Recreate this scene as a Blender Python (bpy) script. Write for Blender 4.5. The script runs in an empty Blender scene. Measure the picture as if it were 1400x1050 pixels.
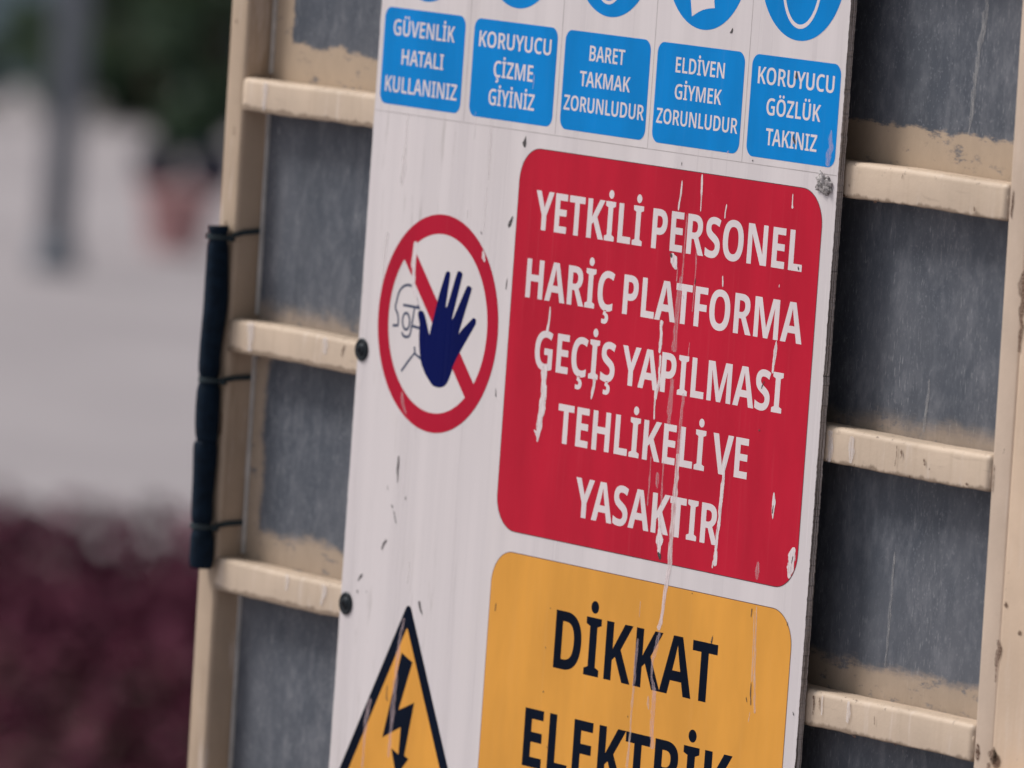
import bpy, bmesh, math, random
from mathutils import Vector, Matrix
random.seed(7)
SC = bpy.context.scene
COL = SC.collection
ZO = 3.853                      # height of the layout origin above the plaza

# ------------------------------------------------------------------ camera
cam_d = bpy.data.cameras.new('camera')
cam = bpy.data.objects.new('camera', cam_d)
COL.objects.link(cam)
_r = Vector((0.55242717, 0.83060343, 0.07015814))
_u = Vector((-0.10325861, -0.01532858, 0.99453642))
_f = Vector((-0.82714079, 0.55665338, -0.07729903))
_m = Matrix((_r, _u, -_f)).transposed().to_4x4()
_m.translation = Vector((7.9921497, -5.3785972, 0.74689271 + ZO))
cam.matrix_world = _m
cam_d.sensor_width = 36.0
cam_d.lens = 12714.85 * 36.0 / 1400.0
cam_d.clip_start = 0.1
cam_d.clip_end = 2000.0
cam_d.dof.use_dof = True
cam_d.dof.focus_distance = (Vector((0.42, 0, ZO)) - _m.translation).dot(_f)
cam_d.dof.aperture_fstop = 5.6
cam_d.dof.aperture_blades = 9
SC.camera = cam

# ------------------------------------------------------------------ light
SUN_EL, SUN_AZ = math.radians(50), math.radians(230)      # azimuth clockwise from +y
w = bpy.data.worlds.new('World')
SC.world = w
w.use_nodes = True
wn = w.node_tree
for n in list(wn.nodes):
    wn.nodes.remove(n)
sky = wn.nodes.new('ShaderNodeTexSky')
sky.sky_type = 'NISHITA'
sky.sun_disc = False
sky.sun_elevation = SUN_EL
sky.sun_rotation = SUN_AZ
sky.air_density = 1.0
sky.dust_density = 4.0
sky.ozone_density = 1.0
hs = wn.nodes.new('ShaderNodeHueSaturation')
hs.inputs['Saturation'].default_value = 0.35               # a veiled, overcast sky
bg = wn.nodes.new('ShaderNodeBackground')
bg.inputs['Strength'].default_value = 0.055
wo = wn.nodes.new('ShaderNodeOutputWorld')
wn.links.new(sky.outputs[0], hs.inputs['Color'])
wn.links.new(hs.outputs[0], bg.inputs['Color'])
wn.links.new(bg.outputs[0], wo.inputs['Surface'])
sun_d = bpy.data.lights.new('sun', 'SUN')
sun_d.energy = 1.5
sun_d.angle = math.radians(18)
sun_d.color = (1.0, 0.95, 0.90)
sun = bpy.data.objects.new('sun', sun_d)
COL.objects.link(sun)
_s = Vector((math.sin(SUN_AZ) * math.cos(SUN_EL), math.cos(SUN_AZ) * math.cos(SUN_EL), math.sin(SUN_EL)))
sun.rotation_euler = _s.to_track_quat('Z', 'Y').to_euler()
sun.location = _s * 30
vs = SC.view_settings
vs.view_transform = 'Standard'
vs.look = 'None'
vs.exposure = 0.80
vs.gamma = 1.0
vs.use_curve_mapping = False

# outlines of the sign lettering: advance, contours of (x, z, on-curve)
GLYPHS = {
 'B': {
  'A': [633,[[(475,0,1),(427,169,1),(207,169,1),(159,0,1),(0,0,1),(224,716,1),(408,716,1),(633,0,1)],[(350,461,1),(346,479,0),(333,533,0),(320,590,0),(316,609,1),(313,588,0),(301,534,0),(289,483,0),(284,462,1),(238,294,1),(396,294,1)]]],
  'B': [616,[[(294,714,1),(428,714,0),(553,627,0),(553,537,1),(553,493,0),(524,428,0),(473,387,0),(441,379,1),(441,374,1),(477,366,0),(535,327,0),(569,260,0),(569,207,1),(569,143,0),(510,50,0),(401,0,0),(325,0,1),(78,0,1),(78,714,1)],[(299,427,1),(356,427,0),(403,474,0),(403,517,1),(403,558,0),(350,597,0),(293,597,1),(225,597,1),(225,427,1)],[(225,314,1),(225,118,1),(310,118,1),(368,118,0),(417,172,0),(417,219,1),(417,247,0),(395,290,0),(345,314,0),(305,314,1)]]],
  'C': [586,[[(367,600,1),(328,600,0),(267,566,0),(225,501,0),(203,411,0),(203,355,1),(203,279,0),(241,171,0),(317,114,0),(373,114,1),(415,114,0),(493,136,0),(531,153,1),(531,25,1),(492,7,0),(406,-10,0),(355,-10,1),(253,-10,0),(118,79,0),(51,244,0),(51,356,1),(51,437,0),(92,571,0),(172,670,0),(288,724,0),(364,724,1),(414,724,0),(512,701,0),(558,678,1),(512,559,1),(479,577,0),(407,600,0)]]],
  'D': [671,[[(621,369,1),(621,248,0),(538,83,0),(385,0,0),(279,0,1),(78,0,1),(78,714,1),(294,714,1),(397,714,0),(543,635,0),(621,482,0)],[(468,364,1),(468,442,0),(427,542,0),(349,591,0),(290,591,1),(225,591,1),(225,124,1),(277,124,1),(375,124,0),(468,243,0)]]],
  'E': [508,[[(459,0,1),(78,0,1),(78,714,1),(459,714,1),(459,592,1),(225,592,1),(225,432,1),(443,432,1),(443,310,1),(225,310,1),(225,124,1),(459,124,1)]]],
  'F': [490,[[(224,0,1),(78,0,1),(78,714,1),(458,714,1),(458,592,1),(224,592,1),(224,406,1),(441,406,1),(441,283,1),(224,283,1)]]],
  'G': [679,[[(352,402,1),(615,402,1),(615,30,1),(561,11,0),(437,-10,0),(368,-10,1),(268,-10,0),(126,76,0),(51,241,0),(51,358,1),(51,470,0),(131,634,0),(285,724,0),(396,724,1),(456,724,0),(562,700,0),(603,680,1),(556,561,1),(521,579,0),(440,600,0),(396,600,1),(332,600,0),(246,539,0),(203,429,0),(203,355,1),(203,281,0),(242,173,0),(322,115,0),(382,115,1),(408,115,0),(456,121,0),(474,126,1),(474,282,1),(352,282,1)]]],
  'H': [694,[[(616,0,1),(469,0,1),(469,309,1),(225,309,1),(225,0,1),(78,0,1),(78,714,1),(225,714,1),(225,433,1),(469,433,1),(469,714,1),(616,714,1)]]],
  'I': [374,[[(340,0,1),(34,0,1),(34,83,1),(113,111,1),(113,603,1),(34,631,1),(34,714,1),(340,714,1),(340,631,1),(261,603,1),(261,111,1),(340,83,1)]]],
  'K': [608,[[(610,0,1),(444,0,1),(282,297,1),(225,253,1),(225,0,1),(78,0,1),(78,714,1),(225,714,1),(225,387,1),(239,411,0),(275,463,0),(295,491,1),(447,714,1),(609,714,1),(387,397,1)]]],
  'L': [505,[[(78,0,1),(78,714,1),(225,714,1),(225,124,1),(479,124,1),(479,0,1)]]],
  'M': [883,[[(374,0,1),(207,547,1),(203,547,1),(205,522,0),(209,459,0),(211,393,0),(211,361,1),(211,0,1),(78,0,1),(78,714,1),(279,714,1),(440,194,1),(444,194,1),(605,714,1),(806,714,1),(806,0,1),(667,0,1),(667,364,1),(667,395,0),(669,459,0),(673,522,0),(674,546,1),(670,546,1),(503,0,1)]]],
  'N': [741,[[(663,0,1),(480,0,1),(207,524,1),(203,524,1),(205,497,0),(209,434,0),(211,372,0),(211,345,1),(211,0,1),(78,0,1),(78,714,1),(260,714,1),(532,197,1),(536,197,1),(534,222,0),(531,283,0),(529,345,0),(529,370,1),(529,714,1),(663,714,1)]]],
  'O': [721,[[(670,358,1),(670,274,0),(633,139,0),(557,41,0),(440,-10,0),(361,-10,1),(281,-10,0),(165,42,0),(88,139,0),(51,275,0),(51,359,1),(51,473,0),(118,637,0),(257,725,0),(361,725,1),(467,725,0),(604,635,0),(670,470,0)],[(205,358,1),(205,281,0),(238,173,0),(307,116,0),(361,116,1),(415,116,0),(483,172,0),(516,281,0),(516,358,1),(516,475,0),(443,601,0),(361,601,1),(307,601,0),(238,544,0),(205,436,0)]]],
  'P': [575,[[(287,714,1),(414,714,0),(537,600,0),(537,493,1),(537,444,0),(509,357,0),(449,291,0),(350,253,0),(280,253,1),(225,253,1),(225,0,1),(78,0,1),(78,714,1)],[(279,592,1),(225,592,1),(225,376,1),(266,376,1),(305,376,0),(360,398,0),(389,449,0),(389,490,1),(389,540,0),(336,592,0)]]],
  'R': [605,[[(278,714,1),(367,714,0),(484,667,0),(542,576,0),(542,506,1),(542,460,0),(512,387,0),(458,334,0),(422,315,1),(605,0,1),(439,0,1),(294,276,1),(225,276,1),(225,0,1),(78,0,1),(78,714,1)],[(275,596,1),(225,596,1),(225,390,1),(277,390,1),(332,390,0),(392,443,0),(392,499,1),(392,532,0),(367,575,0),(316,596,0)]]],
  'S': [521,[[(485,208,1),(485,146,0),(428,48,0),(318,-10,0),(236,-10,1),(196,-10,0),(129,-2,0),(70,16,0),(42,30,1),(42,169,1),(87,145,0),(191,116,0),(236,116,1),(271,116,0),(315,136,0),(338,172,0),(338,194,1),(338,219,0),(315,253,0),(259,287,0),(210,310,1),(159,334,0),(86,389,0),(47,467,0),(47,525,1),(47,588,0),(106,677,0),(212,724,0),(283,724,1),(341,724,0),(439,698,0),(480,678,1),(437,557,1),(397,577,0),(318,599,0),(282,599,1),(252,599,0),(214,582,0),(194,551,0),(194,530,1),(194,506,0),(218,471,0),(274,437,0),(324,414,1),(376,390,0),(448,334,0),(485,260,0)]]],
  'T': [525,[[(336,0,1),(189,0,1),(189,590,1),(17,590,1),(17,714,1),(507,714,1),(507,590,1),(336,590,1)]]],
  'U': [682,[[(609,259,1),(609,176,0),(549,55,0),(429,-10,0),(339,-10,1),(209,-10,0),(73,129,0),(73,257,1),(73,714,1),(220,714,1),(220,263,1),(220,188,0),(282,116,0),(342,116,1),(384,116,0),(437,148,0),(462,214,0),(462,264,1),(462,714,1),(609,714,1)]]],
  'V': [607,[[(607,714,1),(387,0,1),(219,0,1),(0,714,1),(160,714,1),(269,313,1),(276,290,0),(289,230,0),(301,172,0),(303,150,1),(306,172,0),(317,230,0),(330,290,0),(337,313,1),(447,714,1)]]],
  'Y': [572,[[(286,419,1),(415,714,1),(572,714,1),(360,277,1),(360,0,1),(212,0,1),(212,272,1),(0,714,1),(158,714,1)]]],
  'Z': [537,[[(510,0,1),(30,0,1),(30,99,1),(328,591,1),(37,591,1),(37,714,1),(502,714,1),(502,615,1),(204,124,1),(510,124,1)]]],
 },
 'S': {
  'A': [631,[[(496,0,1),(435,189,1),(195,189,1),(134,0,1),(0,0,1),(241,716,1),(389,716,1),(631,0,1)],[(349,482,1),(345,496,0),(331,546,0),(319,599,0),(315,616,1),(311,595,0),(299,546,0),(287,500,0),(283,482,1),(225,297,1),(406,297,1)]]],
  'B': [624,[[(295,714,1),(428,714,0),(556,630,0),(556,537,1),(556,494,0),(526,428,0),(472,387,0),(436,379,1),(436,374,1),(475,366,0),(538,328,0),(575,260,0),(575,206,1),(575,141,0),(516,49,0),(407,0,0),(331,0,1),(84,0,1),(84,714,1)],[(304,421,1),(373,421,0),(427,473,0),(427,521,1),(427,568,0),(364,612,0),(296,612,1),(211,612,1),(211,421,1)],[(211,322,1),(211,103,1),(316,103,1),(386,103,0),(443,164,0),(443,215,1),(443,247,0),(417,295,0),(359,322,0),(310,322,1)]]],
  'C': [599,[[(377,617,1),(332,617,0),(261,580,0),(211,511,0),(186,415,0),(186,356,1),(186,275,0),(230,159,0),(317,98,0),(381,98,1),(425,98,0),(504,117,0),(542,132,1),(542,23,1),(503,6,0),(418,-10,0),(365,-10,1),(261,-10,0),(123,80,0),(55,245,0),(55,357,1),(55,437,0),(96,572,0),(178,670,0),(298,724,0),(376,724,1),(427,724,0),(526,702,0),(569,680,1),(527,577,1),(494,593,0),(420,617,0)]]],
  'D': [687,[[(633,367,1),(633,246,0),(549,83,0),(393,0,0),(283,0,1),(84,0,1),(84,714,1),(300,714,1),(405,714,0),(553,635,0),(633,481,0)],[(501,363,1),(501,447,0),(453,555,0),(361,608,0),(294,608,1),(211,608,1),(211,107,1),(279,107,1),(391,107,0),(501,235,0)]]],
  'E': [521,[[(469,0,1),(84,0,1),(84,714,1),(469,714,1),(469,608,1),(211,608,1),(211,424,1),(453,424,1),(453,319,1),(211,319,1),(211,107,1),(469,107,1)]]],
  'F': [497,[[(210,0,1),(84,0,1),(84,714,1),(468,714,1),(468,608,1),(210,608,1),(210,397,1),(451,397,1),(451,290,1),(210,290,1)]]],
  'G': [693,[[(370,393,1),(626,393,1),(626,29,1),(571,10,0),(449,-10,0),(379,-10,1),(275,-10,0),(131,77,0),(55,242,0),(55,358,1),(55,470,0),(136,634,0),(293,724,0),(406,724,1),(465,724,0),(571,701,0),(614,680,1),(572,577,1),(536,595,0),(451,617,0),(405,617,1),(333,617,0),(235,552,0),(186,435,0),(186,356,1),(186,278,0),(230,161,0),(322,97,0),(395,97,1),(428,97,0),(483,105,0),(504,111,1),(504,288,1),(370,288,1)]]],
  'H': [706,[[(622,0,1),(495,0,1),(495,318,1),(211,318,1),(211,0,1),(84,0,1),(84,714,1),(211,714,1),(211,425,1),(495,425,1),(495,714,1),(622,714,1)]]],
  'I': [362,[[(325,0,1),(36,0,1),(36,72,1),(117,96,1),(117,618,1),(36,642,1),(36,714,1),(325,714,1),(325,642,1),(244,618,1),(244,96,1),(325,72,1)]]],
  'K': [608,[[(609,0,1),(465,0,1),(273,313,1),(211,262,1),(211,0,1),(84,0,1),(84,714,1),(211,714,1),(211,377,1),(230,404,0),(274,461,0),(297,491,1),(463,714,1),(604,714,1),(363,399,1)]]],
  'L': [510,[[(84,0,1),(84,714,1),(211,714,1),(211,107,1),(484,107,1),(484,0,1)]]],
  'M': [888,[[(385,0,1),(195,576,1),(191,576,1),(194,554,0),(197,491,0),(199,423,0),(199,390,1),(199,0,1),(84,0,1),(84,714,1),(260,714,1),(442,166,1),(446,166,1),(629,714,1),(804,714,1),(804,0,1),(684,0,1),(684,394,1),(684,425,0),(686,491,0),(689,552,0),(691,576,1),(687,576,1),(496,0,1)]]],
  'N': [744,[[(660,0,1),(504,0,1),(195,552,1),(191,552,1),(193,527,0),(197,465,0),(199,400,0),(199,370,1),(199,0,1),(84,0,1),(84,714,1),(239,714,1),(548,167,1),(551,167,1),(550,189,0),(547,251,0),(545,317,0),(545,343,1),(545,714,1),(660,714,1)]]],
  'O': [738,[[(683,358,1),(683,275,0),(645,140,0),(567,42,0),(449,-10,0),(369,-10,1),(288,-10,0),(170,43,0),(92,141,0),(55,276,0),(55,359,1),(55,472,0),(123,636,0),(263,725,0),(370,725,1),(476,725,0),(615,634,0),(683,469,0)],[(187,358,1),(187,276,0),(226,160,0),(307,98,0),(369,98,1),(432,98,0),(512,160,0),(550,276,0),(550,358,1),(550,481,0),(464,617,0),(370,617,1),(307,617,0),(226,556,0),(187,440,0)]]],
  'P': [582,[[(284,714,1),(415,714,0),(540,602,0),(540,497,1),(540,449,0),(512,365,0),(449,300,0),(348,262,0),(275,262,1),(211,262,1),(211,0,1),(84,0,1),(84,714,1)],[(277,608,1),(211,608,1),(211,368,1),(263,368,1),(311,368,0),(378,393,0),(412,449,0),(412,494,1),(412,551,0),(347,608,0)]]],
  'R': [608,[[(281,714,1),(370,714,0),(485,668,0),(542,577,0),(542,508,1),(542,458,0),(509,384,0),(452,334,0),(415,317,1),(603,0,1),(459,0,1),(304,283,1),(211,283,1),(211,0,1),(84,0,1),(84,714,1)],[(278,611,1),(211,611,1),(211,383,1),(281,383,1),(347,383,0),(413,442,0),(413,502,1),(413,540,0),(385,588,0),(325,611,0)]]],
  'S': [529,[[(489,202,1),(489,140,0),(431,45,0),(319,-10,0),(239,-10,1),(199,-10,0),(131,-2,0),(72,15,0),(45,28,1),(45,147,1),(88,125,0),(192,98,0),(241,98,1),(282,98,0),(335,121,0),(363,163,0),(363,190,1),(363,219,0),(337,259,0),(276,295,0),(222,317,1),(167,341,0),(91,396,0),(52,474,0),(52,531,1),(52,592,0),(110,678,0),(215,724,0),(284,724,1),(342,724,0),(440,699,0),(480,681,1),(442,576,1),(403,594,0),(322,617,0),(282,617,1),(248,617,0),(201,596,0),(178,559,0),(178,534,1),(178,505,0),(204,466,0),(265,431,0),(317,408,1),(373,384,0),(449,329,0),(489,255,0)]]],
  'T': [532,[[(329,0,1),(203,0,1),(203,606,1),(15,606,1),(15,714,1),(517,714,1),(517,606,1),(329,606,1)]]],
  'U': [695,[[(616,256,1),(616,176,0),(557,56,0),(437,-10,0),(345,-10,1),(215,-10,0),(79,130,0),(79,256,1),(79,714,1),(205,714,1),(205,259,1),(205,179,0),(277,98,0),(349,98,1),(399,98,0),(461,136,0),(490,208,0),(490,260,1),(490,714,1),(616,714,1)]]],
  'V': [601,[[(601,714,1),(370,0,1),(230,0,1),(0,714,1),(136,714,1),(263,290,1),(271,265,0),(285,208,0),(297,153,0),(300,131,1),(304,153,0),(315,208,0),(329,265,0),(337,290,1),(464,714,1)]]],
  'Y': [566,[[(283,398,1),(430,714,1),(566,714,1),(346,277,1),(346,0,1),(220,0,1),(220,273,1),(0,714,1),(136,714,1)]]],
  'Z': [544,[[(513,0,1),(32,0,1),(32,87,1),(354,607,1),(41,607,1),(41,714,1),(505,714,1),(505,627,1),(183,107,1),(513,107,1)]]],
 },
}
HAND = [[-0.1859,0.0542],[-0.1846,0.0583],[-0.1792,0.0592],[-0.1741,0.0563],[-0.1677,0.046],[-0.1617,0.0357],[-0.1599,0.0418],[-0.1548,0.0582],[-0.1489,0.0777],[-0.1393,0.1014],[-0.1371,0.1042],[-0.1336,0.1051],[-0.1301,0.1033],[-0.1302,0.0983],[-0.1341,0.0692],[-0.1325,0.0681],[-0.1309,0.0699],[-0.1179,0.1034],[-0.1154,0.1065],[-0.1111,0.1072],[-0.1073,0.105],[-0.1074,0.1005],[-0.1201,0.0586],[-0.1185,0.0576],[-0.1167,0.06],[-0.0982,0.0905],[-0.096,0.0928],[-0.0922,0.0936],[-0.0884,0.0918],[-0.0885,0.0874],[-0.1051,0.0452],[-0.1035,0.044],[-0.1006,0.0467],[-0.0835,0.0592],[-0.0794,0.061],[-0.0757,0.0598],[-0.0752,0.0561],[-0.0788,0.0508],[-0.1068,0.0163],[-0.1172,-0.0006],[-0.1125,0.0065],[-0.1179,-0.0057],[-0.1228,-0.0126],[-0.1282,-0.016],[-0.1357,-0.0178],[-0.1447,-0.0177],[-0.1516,-0.0156],[-0.1645,-0.0063],[-0.1714,0.0016],[-0.1686,-0.0039],[-0.1768,0.0112],[-0.1811,0.0307],[-0.1818,0.0446]]
FACE = [[[-0.2023,0.0829],[-0.2079,0.0836],[-0.2168,0.0816],[-0.2242,0.0761],[-0.2277,0.0691],[-0.2286,0.065],[-0.2305,0.0598],[-0.2297,0.0559],[-0.2254,0.0513],[-0.2232,0.0456],[-0.2232,0.0396]],[[-0.2224,0.0392],[-0.2333,0.0382]],[[-0.2161,0.0616],[-0.2014,0.0617],[-0.1832,0.0614]],[[-0.2012,0.0457],[-0.2013,0.0423],[-0.2025,0.0394],[-0.2045,0.0373],[-0.207,0.0364],[-0.2097,0.0368],[-0.2122,0.0384],[-0.214,0.0411],[-0.215,0.0444],[-0.2149,0.0477],[-0.2138,0.0507],[-0.2118,0.0528],[-0.2092,0.0537],[-0.2065,0.0533],[-0.204,0.0516],[-0.2022,0.049],[-0.2012,0.0457]],[[-0.215,0.033],[-0.2112,0.0293],[-0.2046,0.0288],[-0.1994,0.0313],[-0.1969,0.0401],[-0.1947,0.0543],[-0.1934,0.0614]],[[-0.1978,0.0415],[-0.1816,0.0403]],[[-0.1941,0.0753],[-0.1904,0.0697],[-0.1861,0.0612]],[[-0.2108,-0.0082],[-0.1994,0.0029],[-0.1879,0.0131],[-0.1746,0.0085]],[[-0.1888,0.02],[-0.1869,0.0132]]]
BAR = [[-0.2235,0.1055],[-0.161,0.0447],[-0.0923,-0.0244],[-0.0769,-0.0089],[-0.1088,0.032],[-0.1556,0.0731],[-0.1906,0.1056]]
BOLT = [[-0.1722,-0.3033],[-0.1501,-0.3109],[-0.1705,-0.3641],[-0.1415,-0.3527],[-0.1536,-0.4104],[-0.1451,-0.4132],[-0.1668,-0.4345],[-0.1794,-0.4061],[-0.165,-0.4108],[-0.1642,-0.3818],[-0.1982,-0.3971]]
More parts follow.
